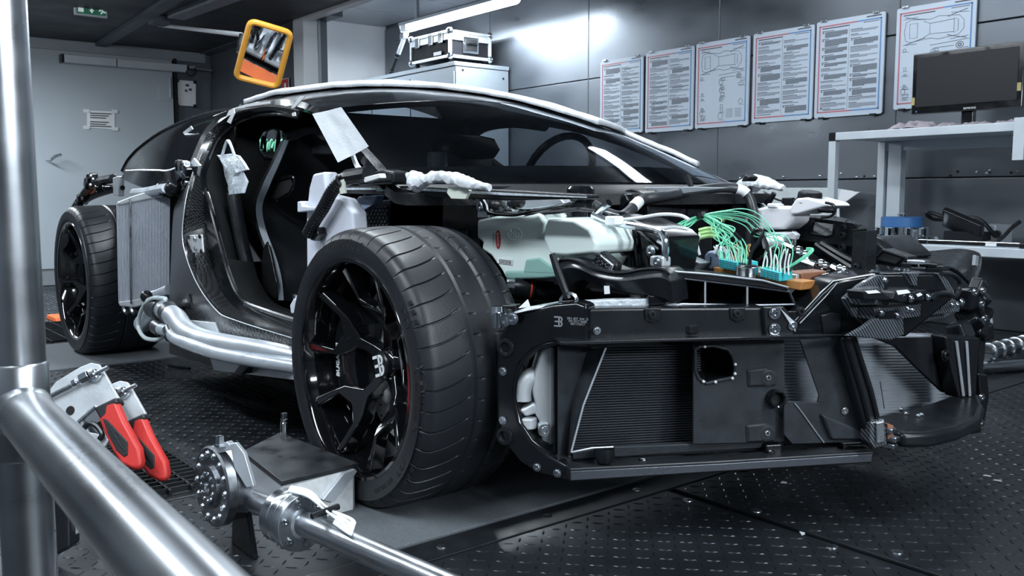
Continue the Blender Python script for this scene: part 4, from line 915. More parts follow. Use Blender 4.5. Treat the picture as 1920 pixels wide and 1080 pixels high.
# coolant pipes along the sill
def pipe(pts,rs,mt,n,seg=16): 
    P=[at(px,py,y=y) for px,py,y in pts]; S_=spline(P,6); R=[lerpt(i/(len(S_)-1),[k/(len(rs)-1) for k in range(len(rs))],rs) for i in range(len(S_))]
    return MB().tube(S_,R,seg).build(n,mt,CAR,sharp=60)
pipe([(303,578,-.97),(330,597,-.99),(345,618,-1.0),(375,636,-1.0),(430,648,-1.0),(500,657,-.97),(572,670,-.90)],[.036,.037,.037,.037,.034,.028,.022],'alu','coolant_pipe')
pipe([(300,617,-1.0),(318,622,-1.02),(335,637,-1.03),(400,660,-1.03),(480,676,-1.0),(572,690,-.92)],[.022,.022,.022,.022,.021,.021],'pipe_white','coolant_pipe')
pipe([(318,543,-.86),(296,552,-.88),(280,556,-.90)],[.022,.022,.022],'pipe_white','coolant_pipe')
pipe([(268,607,-.94),(283,592,-.95),(300,575,-.96)],[.036,.036,.034],'pipe_white','coolant_pipe')
pipe([(290,575,-.965),(300,577,-.97),(306,582,-.975)],[.043,.043,.043],'rubber_hose','hose_coupling'); pipe([(316,584,-.98),(321,592,-.985)],[.040,.040],'rubber_hose','pipe_band'); pipe([(293,612,-.995),(304,619,-1.0)],[.027,.027],'rubber_hose','hose_coupling'); pipe([(319,618,-1.02),(323,630,-1.025)],[.027,.027],'steel','pipe_band')
MB().tube(spline(L([(310,560),(285,560),(266,580),(259,610),(270,632),(292,637),(308,630)],y=-1.0),6),.008,8).build('clear_hose','clear_hose',CAR)
for px,py in ((302,566),(312,592),(275,556)): MB().ball(at(px,py,y=-.95),.025,10,6).build('clamp','black_satin',CAR)
# underbody
MB().prism([at(317,640,y=-.90),at(317,664,y=-.90),at(400,690,y=-.93),at(560,712,y=-.93),at(560,660,y=-.93),at(420,655,y=-.93)],(0,.03,0)).build('underbody_side','carbon_soft',CAR,.004)
MB().prism(L([(392,667),(400,694),(560,714),(575,700),(575,690)],y=-.945),(0,.012,0)).build('underbody_shield','alu',CAR,.003)
MB().prism(L([(352,600),(402,605),(420,655),(372,640)],y=-.955),(0,.01,0)).build('heat_shield','alu_cast',CAR,.003)
MB().prism(L([(437,700),(450,683),(466,688),(450,702)],y=-.99),(0,.06,0)).build('jack_bracket','black_satin',CAR,.003)
MB().box((-.85,0,.125),(1.9,1.56,.03)).build('underbody','black_matt',CAR,.005)
# ------------------------------------------------------------------ seat
sr=[[(533,262,-.60),(514,303,-.605),(493,345,-.61),(480,385,-.61),(486,430,-.60),(507,485,-.59),(517,522,-.585),(522,563,-.58)],
    [(541,264,-.585),(524,306,-.59),(506,347,-.59),(492,386,-.59),(498,428,-.58),(517,480,-.575),(528,522,-.57),(532,563,-.565)],
    [(556,260,-.50),(545,300,-.50),(530,345,-.51),(512,385,-.53),(520,428,-.52),(541,480,-.50),(550,522,-.5),(552,566,-.5)],
    [(600,246,-.38),(600,300,-.38),(596,345,-.37),(585,390,-.36),(585,430,-.36),(588,480,-.36),(590,522,-.36),(592,570,-.36)],
    [(650,250,-.24),(660,300,-.22),(660,345,-.2),(655,390,-.2),(650,430,-.2),(650,480,-.2),(650,522,-.2),(652,570,-.2)]]
SRs=[rail(r,5) for r in sr]
seat=MB().grid([SRs[1]]+[[ (a+b)/2+Vector((-.02,0,0)) for a,b in zip(SRs[1],SRs[2])]]+SRs[2:],(-.02,.0,0)).build('seat','leather',CAR,sharp=80,label='black leather bucket seat')
MB().grid([SRs[0],SRs[1]],(-.015,.01,0)).build('bolster_trim','stitch_trim',seat,sharp=60)
MB().grid([SRs[0],[p+Vector((-.10,.03,0)) for p in SRs[0]]],(0,.01,0)).build('seat_shell','carbon',seat,sharp=60)
h=L([(535,258),(548,243),(580,237),(612,238),(640,246),(650,270),(640,290),(560,290)],y=-.42)
MB().prism(h,(-.09,.02,0)).build('headrest','leather',seat,.025,3)
MB().tube(spline(L([(505,374),(508,350),(520,338),(548,331),(553,345),(545,363),(520,376)],y=-.56),5,True),.006,6,closed=True).build('belt_slot_frame','black_gloss',seat)
MB().prism(L([(507,372),(510,352),(522,341),(545,335),(549,345),(541,360),(519,373)],y=-.555),(-.01,.004,0)).build('belt_slot','dark_void',seat)
MB().prism(L([(507,478),(500,452),(493,465),(489,500),(492,545),(515,560),(518,530)],y=-.60),(0,.008,0)).build('seat_wing','carbon',seat,.004)
MB().prism([Vector((-1.35,-.56,.26)),Vector((-.82,-.56,.30)),Vector((-.78,-.56,.38)),Vector((-1.3,-.56,.36))],(0,.44,0)).build('seat_cushion','leather',seat,.03,3)
# the far seat
s2=seat.copy(); COL.objects.link(s2); s2.parent=None
s2.matrix_basis=Matrix.Translation((0,.72,0)); adopt(s2,CAR)
for ch in [c for c in seat.children]:
    c=ch.copy(); COL.objects.link(c); c.parent=None; c.matrix_basis=Matrix.Translation((0,.72,0)); adopt(c,s2)
s2['label']='far bucket seat seen through the windscreen'
MB().cyl((-1.2,.05,.78),(-1.2,.05,.93),.05,.04,14).build('drink_bottle','clear_hose',CAR,.006)
# door pillar covers, hinge panel and hose
hp_=vplane((-.62,-.80),(-.42,-.79))
MB().prism(L([(586,326),(606,322),(611,365),(640,372),(660,398),(663,440),(668,470),(600,530),(575,565),(574,400),(579,352)],y=-.80),(0,.05,0)).build('hinge_cover','white_plastic',CAR,.008,3,label='white plastic hinge cover beside the front wheel')
MB().prism(L([(557,378),(563,377),(565,386),(590,388),(590,395),(557,398)],y=-.825),(0,.03,0)).build('hinge_arm','white_plastic',CAR,.004)
MB().prism(L([(543,572),(550,560),(563,558),(570,572),(568,588),(545,588)],y=-.84),(0,.04,0)).build('striker','white_plastic',CAR,.004); MB().cyl(at(556,560,y=-.82),at(556,553,y=-.82),.012,seg=8).build('screw','steel',CAR)
P=spline(L([(640,338),(622,360),(606,390),(590,415),(577,440)],y=-.835),6)
hs=MB().tube(P,.012,10).build('corrugated_hose','black_satin',CAR)
for k in range(0,len(P)-1,1):
    d=(P[min(k+1,len(P)-1)]-P[k]); MB().lathe(P[k],d,[(-.006,.012),(-.003,.019),(.003,.019),(.006,.012)],12).build('hose_ring','black_satin',hs)
MB().prism(L([(580,435),(592,425),(597,440),(588,452),(581,450)],y=-.83),(0,.03,0)).build('connector','black_gloss',CAR,.004)
MB().tube(spline(L([(690,326),(668,330),(652,333),(640,340)],y=-.82),5),[.03]*16,10).build('hose_elbow','black_satin',CAR) if False else MB().tube(spline(L([(692,326),(668,330),(652,333),(640,342)],y=-.82),5),.022,10).build('hose_elbow','black_satin',CAR)
MB().prism(L([(680,333),(711,325),(713,334),(683,343)],y=-.835),(0,.02,0)).build('sensor_label','white_label',CAR,.003)
MB().prism(L([(664,330),(715,318),(735,322),(735,345),(668,348)],y=-.80),(0,.06,0)).build('sensor_block','black_satin',CAR,.008)
MB().prism(L([(632,332),(644,328),(648,362),(638,364)],y=-.84),(0,.004,0)).build('tape_flap','tape_cream',CAR)
MB().tube(spline(L([(660,287),(672,315),(690,322),(700,320)],y=-.74),5),.008,6).build('cable','alu',CAR)
# fender rail below the cowl, wheel house
MB().prism(L([(645,348),(760,348),(940,356),(1100,365),(1100,373),(940,376),(760,366),(645,364)],y=-.74),(0,.04,0)).build('fender_rail','carbon_soft',CAR,.004)
MB().prism(L([(646,352),(760,352),(940,361),(1098,369),(1098,371),(940,366),(760,356),(646,356)],y=-.745),(0,.003,0)).build('rail_film','bubble',CAR)
MB().prism(L([(706,354),(722,353),(722,358),(706,359)],y=-.75),(0,.003,0)).build('rail_tag','cyan_tag',CAR); MB().prism(L([(724,360),(741,360),(741,364),(724,364)],y=-.75),(0,.003,0)).build('rail_tag','white_label',CAR)
MB().prism([Vector((-.55,-.62,.2)),Vector((-.02,-.62,.2)),Vector((-.02,-.62,.76)),Vector((-.62,-.62,.78))],(0,.02,0)).build('wheel_house','black_matt',CAR,.004)
lt=MB().prism(L([(664,440),(672,385),(700,376),(732,374),(728,445)],y=-.64),(0,.01,0)).build('honeycomb_liner','black_satin',CAR,.003)
for i in range(9):
    for j in range(8):
        px=674+j*6.5+(i%2)*3; py=386+i*7
        if px<728: MB().prism([at(px,py,y=-.648),at(px+4,py-1.5,y=-.648),at(px+4,py+3,y=-.648),at(px,py+4,y=-.648)],(0,.006,0)).build('scale',M['carbon_twill'],lt)
MB().prism(L([(655,390),(672,368),(706,366),(700,384),(676,398)],y=-.70),(0,.03,0)).build('bracket','blue_grey',CAR,.004)
# ------------------------------------------------------------------ wrappings (loose things on the car)
rows=[]
c4=[(586,214),(640,201),(692,275),(634,305)]
ap=(at(640,250,y=-.715),Vector((.62,-.74,.25)).normalized())
p4=[at(px,py_,y=y) for px,py_,y in ((586,214,-.635),(640,201,-.655),(692,275,-.755),(634,305,-.775))]
for i in range(13):
    row=[]
    for j in range(11):
        a=p4[0].lerp(p4[1],j/10); b=p4[3].lerp(p4[2],j/10); p=a.lerp(b,i/12); row.append(p+ap[1]*(.003*mnoise.noise(Vector((i*.35,j*.35,3)))+.010*(j/10-.5)**2-(.0015 if j==5 else 0)+.0))
    rows.append(row)
mp_=tag(MB().grid(rows,-ap[1]*.0015).build('masking_paper','paper',None,sharp=40),'grey paper sheet taped over the windscreen pillar','paper')
MB().prism([p+ap[1]*.016 for p in L([(588,215),(604,210),(606,216),(590,222)],pl=ap)],-ap[1]*.001).build('crease','print_grey',mp_) if False else None
bp_=vplane((-1.7,-.78),(-1.5,-.74))
rows=[]
ol=[(418,290),(432,288),(448,292),(456,305),(461,318),(455,322),(458,340),(458,362)]; ul=[(416,292),(417,305),(420,318),(423,330),(426,342),(428,350),(429,358),(430,366)]
for k,(a,b) in enumerate(zip(ul,ol)):
    row=[]
    for j in range(9): 
        px=a[0]+(b[0]-a[0])*j/8; py=a[1]+(b[1]-a[1])*j/8; q=at(px,py,y=-.74); row.append(q+Vector((.0,-.02*sin(pi*j/8)+.012*mnoise.noise(Vector((k*.9,j*.9,1))),0)))
    rows.append(row)
tag(MB().grid(rows,(0,.01,0)).build('bubble_wrap','bubble',None,sharp=30),'crumpled clear bubble wrap around the seat belt in the door opening','bubble wrap')
MB().tube(spline(L([(438,362),(444,400),(455,460),(470,520),(478,560)],y=-.68),5),.028,10,flat=.5).build('belt_cover','black_satin',CAR)
MB().tube(spline(L([(417,290),(424,268),(430,266),(440,292)],y=-.74),5),.006,6).build('belt_loop','bubble',CAR)
# white wrap over the mirror base: lumpy sleeve
def sleeve(pts,rs,name,mt,label,seed,cat='wrapping'):
    P=spline([at(px,py,y=y) for px,py,y in pts],12); R=[lerpt(i/(len(P)-1),[k/(len(rs)-1) for k in range(len(rs))],rs) for i in range(len(P))]
    m=MB().tube(P,R,22)
    m.v=[v+Vector((mnoise.noise(v*28+Vector((seed,0,0))),mnoise.noise(v*28+Vector((0,seed,0))),mnoise.noise(v*28+Vector((0,0,seed)))))*.006+Vector((mnoise.noise(v*75),mnoise.noise(v*75+Vector((7,0,0))),mnoise.noise(v*75+Vector((0,9,0)))))*.004 for v in m.v]
    return tag(m.build(name,mt,None,sharp=22),label,cat)
sleeve([(768,328,-.78),(778,336,-.78),(785,342,-.785),(815,332,-.79),(850,335,-.79),(885,345,-.785),(918,352,-.78)],[.008,.022,.022,.013,.013,.012,.008],'wrapped_bracket','foam_white','white wrapped arm lying over the wing edge below the windscreen',3)
sleeve([(1382,348,.72),(1400,343,.70),(1420,340,.70),(1445,346,.68),(1470,351,.66)],[.008,.02,.024,.018,.008],'wrapped_bracket','foam_white','white wrapped bracket beyond the far windscreen corner',8)
tag(MB().prism(L([(840,352),(872,348),(880,358),(872,373),(846,372),(838,362)],y=-.775),(0,.008,0)).build('tape_patch','tape_cream',None),'cream tape patch hanging below the white wrapped arm','tape')
for pts,y,lb in (([(545,203),(552,202),(572,180),(562,180)],-.615,'white tape strip over the roof edge above the door'),([(421,226),(429,207),(438,203),(440,212),(432,232)],-.635,'crumpled white tape at the rear roof corner'),([(547,212),(553,210),(554,217),(548,218)],-.61,'tiny white tape tab below the roof edge'),([(434,204),(462,195),(505,190),(505,194),(460,201),(436,212)],-.60,'long white tape along the rear roof edge')):
    tag(MB().prism(L(pts,y=y),(0,.003,0)).build('tape_strip','tape_white',None),lb,'tape','tape strips on the car')
# ------------------------------------------------------------------ front structure
FA,FB=(.535,-.785),(.87,-.20)
def PF(o=0): return vplane(FA,FB,o)
def PC(o=0): return vplane((.36,-.868),(.535,-.785),o)
nF=PF()[1]; nC=PC()[1]
def sl(name,pts,pl,th,mt,bev=.004,parent=CAR,seg=2,label=None):
    """plate traced on a plane of the car, th thick towards the car's inside"""
    return MB().prism(L(pts,pl=pl),-pl[1]*th).build(name,mt,parent,bev,seg,label=label)
def py(y): return (Vector((0,y,0)),Vector((0,-1,0)))
def px_(x): return (Vector((x,0,0)),Vector((1,0,0)))
def bolt(p,n,r=.012,mt='steel',parent=CAR,name='bolt'):
    n=Vector(n).normalized()
    k=(round(r,4),mt)
    if k not in BOLTS:
        BOLTS[k]=MB().lathe((0,0,0),(0,0,1),[(0,r*1.4),(r*.2,r*1.4),(r*.22,r),(r*.65,r),(r*.72,r*.92),(r*.72,r*.5),(r*.25,r*.48),(r*.25,.0001)],16).mesh('bolt',mt)
    return inst(BOLTS[k],name,frame(p,n),parent)
BOLTS={}
# beam, C-shaped corner bracket
beam=sl('bumper_beam',[(1101,579),(1140,578),(1290,577),(1440,576),(1440,632),(1290,634),(1140,640),(1101,642)],PF(0),.07,'black_satin',.006,label='long black bumper beam')
cb_=sl('corner_bracket',[(1101,572),(1080,566),(1035,570),(985,582),(950,602),(934,632),(929,700),(929,780),(940,825),(975,868),(1012,890),(1068,904),(1068,874),(1030,852),(998,825),(976,790),(966,745),(966,712),(976,682),(1000,657),(1030,646),(1080,642),(1101,642)],PC(0),.055,'black_gloss',.010,seg=3,label='glossy black C-shaped corner bracket')
MB().tube(spline(L([(965,742),(967,712),(977,682),(1001,657),(1031,646),(1085,642)],pl=PC(.001)),5),.004,6).build('rim_bead','black_gloss',cb_)
for p in ((943,696),(943,788),(1007,876),(1045,887)): bolt(at(*p,pl=PC(.001)),nC,.0068,'steel',cb_)
for p in ((948,652),(946,818)): MB().lathe(at(*p,pl=PC(.001)),nC,[(0,.020),(.003,.019),(.004,.013),(-.004,.009),(-.004,.0001)],18).build('boss','black_satin',cb_)
for p in ((1222,590),(1381,588),(1096,627),(1119,620)): bolt(at(*p,pl=PF(.004)),nF,0.0075 if p[0]>1130 else .006,'bolt_black' if p[0]>1130 else 'steel',beam)
sl('pressed_pad',[(1208,578),(1240,578),(1240,600),(1222,606),(1210,600)],PF(.004),.004,'black_satin',.002,beam); sl('pressed_pad',[(1368,577),(1398,577),(1398,598),(1382,604),(1370,598)],PF(.004),.004,'black_satin',.002,beam)
e=EB(frame(at(1048,603,pl=PC(.0006)),nC,PC()[1].cross(Vector((0,0,-1)))),.022,.0005); e.build('stamped_emblem','text_grey',cb_,fix=False)
xd=Vector((0,0,1)).cross(nC)
for k,tx in enumerate(('5B4.807.044.D','HYPERCAR','09/17/2015')):
    p=at(1083,598+k*5,pl=PC(.0006)); text('stamped_text',['5B4_807_044_D','SN 2017 0008','08/17/2017'][k],.007,frame(p,nC,xd),'text_grey',cb_,.0003)
cp=sl('corner_plate',[(1431,575),(1470,574),(1493,600),(1493,622),(1484,634),(1436,634)],PF(.012),.02,'black_satin',.004)
for p,r in (((1452,587),.0095),((1452,617),.0095),((1486,610),.0075)): bolt(at(*p,pl=PF(.014)),nF,r,'chrome',cp)
sl('gusset',[(1462,577),(1492,605),(1492,624)],PF(.016),.004,'alu',.001,cp)
# lip flange under the beam
MB().tube(L([(1052,645),(1140,643),(1290,637),(1440,632),(1600,628),(1678,632)],pl=PF(.03)),.007,6,flat=.5).build('flange','black_satin',CAR)
sl('flange_lip',[(1050,641),(1290,634),(1500,629),(1500,636),(1290,641),(1050,648)],PF(.035),.07,'black_satin',.002)
# skid bar and lower tray
sk=sl('skid_bar',[(1068,878),(1350,864),(1640,846),(1637,868),(1350,886),(1068,904)],PF(.02),.05,'strip_black',.004,label='long lower skid bar of the front structure')
sl('skid_face',[(1070,884),(1350,870),(1636,852),(1634,866),(1350,883),(1070,901)],PF(.0215),.002,'anodized',.001,sk)
A=[at(px,py_,z=.185) for px,py_ in ((1040,866),(1350,850),(1620,835))]
MB().prism(A+[p+Vector((-.22,.14,0)) for p in A[::-1]],(0,0,.012)).build('lower_tray','black_satin',CAR,.003)
for p in ((1120,868),(1205,865),(1370,862),(1445,850)): MB().ball(at(*p,pl=PF(-.01)),.010,8,5).build('screw','black_gloss',CAR)
sl('tray_foot',[(1437,835),(1466,833),(1466,852),(1437,853)],PF(-.01),.03,'black_gloss',.003); sl('tray_foot',[(1580,832),(1632,830),(1632,846),(1580,847)],PF(-.01),.03,'black_gloss',.004)
# radiators
def radiator(name,c4,pl,n,mt,finmt,label,thk=.05,fw=.5):
    r=sl(name,c4,pl,thk,mt,.002,label=label); m=MB(); a,b,c,d=L(c4,pl=(pl[0]+pl[1]*.001,pl[1]))
    for k in range(n):
        t=(k+.5)/n; h=fw/n
        p0,p1=a.lerp(d,t-h/2),b.lerp(c,t-h/2); q0,q1=a.lerp(d,t+h/2),b.lerp(c,t+h/2)
        m.prism([p0,p1,q1,q0],pl[1]*.006)
    o=m.build('fin_stack',finmt,r,fix=False); o['kind']='stuff'; return r
radiator('radiator',[(1060,648),(1312,644),(1312,828),(1060,842)],PF(-.10),40,'dark_void','fin_dark','dark finned side radiator behind the black frame')
radiator('center_radiator',[(1440,628),(1770,628),(1778,775),(1440,790)],vplane((.70,-.35),(.70,.4)),28,'fin_light','alu','light silver central radiator behind the nose posts',.05,.55)
# header tank and hose inside the corner bracket opening
rt=sl('radiator_tank',[(1016,655),(1032,648),(1038,648),(1038,852),(1026,850),(1018,832),(1012,790),(1004,776),(1006,760),(1000,735),(1002,700),(1008,680)],PF(-.075),.05,'alu_cast',.010,seg=3,label='cast alloy radiator tank')
MB().tube(spline(L([(1006,705),(990,712),(980,730),(978,750)],pl=PF(-.10)),5),.022,12).build('tank_elbow','alu_cast',rt); sl('tank_lug',[(974,770),(1004,755),(1012,775),(985,782)],PF(-.08),.03,'alu_cast',.006,rt); MB().cyl(at(990,782,pl=PF(-.09)),at(990,803,pl=PF(-.09)),.02,seg=14).build('tank_boss','alu_cast',rt,.004)
bolt(at(1021,807,pl=PF(-.06)),nF,.010,'steel',rt); sl('tank_flange',[(1010,796),(1030,793),(1030,818),(1012,818)],PF(-.065),.02,'alu_cast',.004,rt)
P=L([(975,747),(1000,750)],pl=PF(-.11)); MB().tube([P[0],P[1]],.006,8).build('adjuster','steel',rt)
for k in range(6): c=P[0].lerp(P[1],.3+k*.12); MB().lathe(c,P[1]-P[0],[(-.001,.006),(0,.011),(.001,.006)],10).build('spring_coil','steel',rt)
sl('side_seal',[(1038,646),(1049,646),(1049,862),(1038,858)],PF(-.05),.05,'black_gloss',.003)
# duct panels
dp=MB().grid([[at(1046,648,pl=PF(-.02)),at(1046,750,pl=PF(-.02)),at(1046,864,pl=PF(-.02))],[at(1102,650,pl=PF(-.04)),at(1072,760,pl=PF(-.04)),at(1064,862,pl=PF(-.04))],[at(1136,652,pl=PF(.0)),at(1094,760,pl=PF(.0)),at(1071,848,pl=PF(.0))]],-nF*.004).build('duct_panel','black_panel',CAR,.0015,sharp=25,label='dark grey angled duct panel')
MB().tube(L([(1136,652),(1094,760),(1071,848)],pl=PF(.003)),.0022,6).build('trim_edge','alu',dp); MB().tube(L([(1071,848),(1110,840),(1150,838)],pl=PF(.003)),.002,6).build('trim_edge','alu',dp)
sl('panel_tab',[(1098,640),(1130,638),(1140,652),(1110,656)],PF(.004),.03,'black_satin',.004)
sl('tray_lip',[(1072,848),(1150,838),(1300,832),(1470,826),(1470,838),(1300,848),(1150,858),(1074,862)],PF(-.03),.02,'black_panel',.003); MB().lathe(at(1133,856,pl=PF(.0)),(0,0,-1),[(-.02,.022),(.0,.022),(.012,.016),(.014,.0001)],16).build('tray_plug','black_satin',CAR)
# centre plate with a duct mouth
hole=[(1303,655),(1312,650),(1338,648),(1365,655),(1374,668),(1379,692),(1374,708),(1350,713),(1325,719),(1310,710),(1304,695)]
out=[(1300,640),(1320,640),(1350,640),(1471,638),(1471,660),(1471,700),(1471,828),(1400,830),(1330,832),(1300,833),(1300,720)]
hp=L(hole,pl=PF(-.02)); op=L(out,pl=PF(-.02))
pan=MB().grid([hp+[hp[0]],op+[op[0]]],-nF*.006).build('duct_plate','black_panel',CAR,.001,sharp=25,label='dark grey plate with a square duct mouth')
back=[p-nF*.13+Vector((.02,.03,0)) for p in hp]; bc=sum(back,Vector())/len(back); back=[bc+(p-bc)*.72 for p in back]
MB().grid([hp+[hp[0]],back+[back[0]]]).build('duct_mouth','black_satin',pan,sharp=40); MB().prism(back,-nF*.005).build('duct_end','dark_void',pan)
MB().tube(hp,.004,8,closed=True).build('duct_rim','black_panel',pan)
for k,(i,s) in enumerate(((1,.3),(5,.5),(6,.1),(7,.4),(8,.5),(4,.6))): MB().ball(hp[i].lerp(hp[(i+1)%11],s)+nF*.005,.0035,6,4).build('weld_bead','tape_white',pan)
for p in ((1440,708),(1438,812)):
    c=at(*p,pl=PF(-.016)); MB().lathe(c,nF,[(-.004,.020),(.002,.018),(.003,.013),(-.001,.011),(-.001,.0001)],20).build('boss','black_panel',pan); bolt(c+nF*.0,nF,.006,'steel',pan); pk=L([(p[0]-42,p[1]-16),(p[0]-4,p[1]-22),(p[0]+18,p[1]-6),(p[0]+16,p[1]+16),(p[0]-40,p[1]+18)],pl=PF(-.02)); MB().prism(pk,nF*.006,taper=.8).build('pocket','black_panel',pan,.003)
MB().lathe(at(1457,748,pl=PF(-.005)),nF,[(-.02,.014),(.004,.015),(.006,.018),(.0,.020),(-.02,.020)],20).build('grommet','black_gloss',CAR); MB().lathe(at(1457,748,pl=PF(-.005)),nF,[(-.010,.0145),(-.010,.0001)],16).build('grommet_bore','dark_void',CAR)
p2=sl('inner_panel',[(1500,638),(1592,634),(1646,828),(1486,833),(1470,815),(1470,762),(1478,752),(1533,755),(1536,742),(1518,690)],PF(.0),.006,'black_panel',.002,label='dark grey moulded panel beside the nose post')
MB().tube(L([(1592,634),(1646,828)],pl=PF(.003)),.002,6).build('trim_edge','alu',p2); bolt(at(1584,770,pl=PF(.002)),nF,.006,'steel',p2)
MB().tube(spline(L([(1490,756),(1505,775),(1530,810),(1545,830)],pl=PF(.002)),4),.0015,5).build('seam_line','trim_grey',p2); sl('pad',[(1540,775),(1600,800),(1640,826),(1560,826)],PF(.012),.014,'black_panel',.008,p2)
ps=sl('nose_post',[(1575,632),(1608,630),(1640,730),(1664,832),(1634,842),(1606,745)],PF(.035),.05,'black_satin',.006,label='slanting black nose post')
MB().tube(L([(1584,634),(1615,735),(1642,838)],pl=PF(.038)),.004,6).build('post_rib','black_gloss',ps); MB().tube(L([(1600,632),(1632,735),(1656,832)],pl=PF(.038)),.003,6).build('post_rib','black_gloss',ps)
sl('post_shoe',[(1632,792),(1660,786),(1664,835),(1640,842),(1630,830)],PF(.05),.04,'carbon_twill',.004); sl('post_clip',[(1643,793),(1658,790),(1660,828),(1644,832)],PF(.056),.006,'steel',.002)
for p in ((1665,806),(1672,822),(1668,835)): MB().box(at(*p,pl=PF(.04)),(.03,.02,.012)).build('clip','steel',CAR,.003)
sl('cut_end',[(1664,795),(1676,798),(1676,822),(1664,825)],PF(.045),.02,'brown_box',.002)
# far side of the nose opening
fp_=sl('nose_post',[(1772,630),(1838,632),(1832,742),(1800,748),(1786,700)],vplane((.80,.10),(.86,.34)),.05,'black_satin',.008,label='upright black post on the far side of the nose')
for a in (((1793,640),(1806,742)),((1812,640),(1818,742))): MB().tube(L(a,pl=vplane((.80,.10),(.86,.34),.004)),.004,6).build('post_rib','alu',fp_)
bolt(at(1772,666,pl=vplane((.80,.10),(.86,.34),-.0)),(1,-.2,0),.011,'bolt_black',fp_)
sl('nose_shade',[(1640,634),(1792,632),(1800,745),(1768,735),(1720,690),(1680,650)],vplane((.79,-.05),(.79,.3)),.01,'black_matt',.003); sl('nose_side',[(1836,632),(1852,600),(1848,660),(1838,745)],vplane((.80,.34),(.80,.5)),.02,'black_satin',.004)  # first plate puts the diagonal shade over the radiator into a black shape
T=[at(px,py_,z=.235) for px,py_ in ((1642,778),(1700,768),(1790,738),(1836,736),(1846,760),(1838,782),(1800,800),(1745,812),(1690,812),(1660,802))]
MB().prism(T,(0,0,-.035)).build('nose_tray','black_satin',CAR,.014,4,label='rounded black lower lip of the nose')
for p in ((1690,768),(1722,780),(1728,778),(1700,776)): MB().ball(at(*p,z=.238),.006,8,5).build('screw','steel',CAR)
MB().tube([at(1658,766,z=.236),at(1650,715,y=-.10)],.0012,5).build('wire_pin','steel',CAR)
sl('label_tag',[(1721,820),(1733,820),(1735,836),(1723,838)],px_(.90),.002,'white_label',.0005)
for pts in ([(1836,700),(1853,702),(1856,745),(1846,800),(1836,800),(1840,745)],[(1786,800),(1840,790),(1842,812),(1800,818)]): sl('tray_bracket',pts,vplane((.82,.3),(.82,.5)),.03,'black_gloss',.006)
for p in ((1840,745),(1838,792),(1790,818),(1770,812)): bolt(at(*p,pl=vplane((.83,.3),(.83,.5))),(1,-.3,0),.008,'steel',CAR)
# node above the nose, carbon bracket
sl('frame_node',[(1486,636),(1486,606),(1540,548),(1562,527),(1640,512),(1760,512),(1790,560),(1700,632),(1600,632)],PF(-.005),.12,'black_gloss',.008,label='black welded frame node above the nose')
MB().tube(L([(1486,606),(1540,548),(1562,527),(1640,514)],pl=PF(-.002)),.0011,6).build('node_glint','alu',CAR); MB().tube(L([(1500,606),(1548,556),(1570,530)],pl=PF(-.002)),.0012,6).build('node_glint','alu',CAR)  # pale tubes stand in for highlights along the node edges
sl('recess',[(1540,592),(1560,586),(1578,590),(1576,624),(1545,626)],PF(-.001),.004,'black_satin',.006); sl('recess',[(1478,583),(1494,583),(1494,597),(1478,597)],PF(.014),.004,'black_gloss',.003); bolt(at(1500,584,pl=PF(.0)),nF,.008,'bolt_black',CAR)
QC=vplane((.905,-.22),(.93,.22)); q_=lambda o: vplane((.905,-.22),(.93,.22),o)
cbk=sl('carbon_bracket',[(1586,560),(1614,535),(1645,516),(1765,511),(1778,525),(1790,545),(1793,585),(1770,598),(1690,612),(1690,632),(1640,622),(1622,606),(1600,592)],q_(-.03),.015,'carbon_twill',.004,label='twill carbon sensor bracket over the nose')
sl('bracket_step',[(1610,545),(1650,538),(1668,560),(1668,572),(1614,572)],q_(.0),.03,'carbon_twill',.003,cbk); sl('bracket_shelf',[(1640,578),(1694,574),(1785,560),(1800,566),(1800,585),(1695,598),(1690,606),(1640,600)],q_(.01),.04,'carbon_twill',.003,cbk)
sl('bracket_flange',[(1640,598),(1694,590),(1696,628),(1672,638),(1590,630),(1622,612)],q_(.02),.012,'carbon_twill',.003,cbk); sl('bracket_cap',[(1705,512),(1765,512),(1772,540),(1768,556),(1750,545),(1712,536)],q_(.005),.03,'carbon_twill',.003,cbk)
sl('slot',[(1645,584),(1682,582),(1688,592),(1682,598),(1650,598)],q_(.0215),.002,'black_gloss',.002,cbk); sl('slot',[(1660,524),(1694,521),(1702,530),(1680,532),(1662,533)],q_(-.028),.002,'dark_void',.002,cbk); sl('slot',[(1626,576),(1640,576),(1640,590),(1630,592)],q_(-.02),.002,'dark_void',.001,cbk)
for pts,lb in (([(1618,546),(1652,544),(1670,556),(1668,564),(1622,562)],[(1622,546),(1644,544),(1652,549),(1628,551)]),([(1678,547),(1706,543),(1716,552),(1714,564),(1690,568),(1672,562)],[(1681,545),(1702,543),(1708,549),(1684,553)]),([(1714,548),(1738,544),(1746,556),(1740,566),(1718,564)],[(1718,552),(1726,549),(1730,553),(1721,557)])):
    b_=sl('sensor_box',pts,q_(.035),.04,'black_satin',.004,cbk); sl('sensor_label',lb,q_(.0365),.0015,'white_label',.0003,cbk)
for p,r in (((1708,560),.012),((1740,557),.012),((1702,580),.012),((1710,582),.010),((1785,572),.010),((1803,567),.012),((1795,572),.008)): bolt(at(*p,pl=q_(.04)),QC[1],r*.55,'chrome',cbk)
for p in ((1596,553),(1653,587),(1683,592),(1660,526),(1700,525)): bolt(at(*p,pl=q_(.022) if p[1]>570 else q_(-.015)),QC[1],.006,'steel',cbk)
MB().tube(spline(L([(1745,562),(1755,552),(1775,550),(1792,555),(1800,530),(1785,515),(1765,513)],pl=q_(.04)),5),.006,8).build('loop_cable','black_satin',cbk)
for p in ((1640,510),(1683,506),(1700,508),(1585,512)): bolt(at(*p,pl=q_(-.05)),(0,0,1),.008,'chrome',CAR)
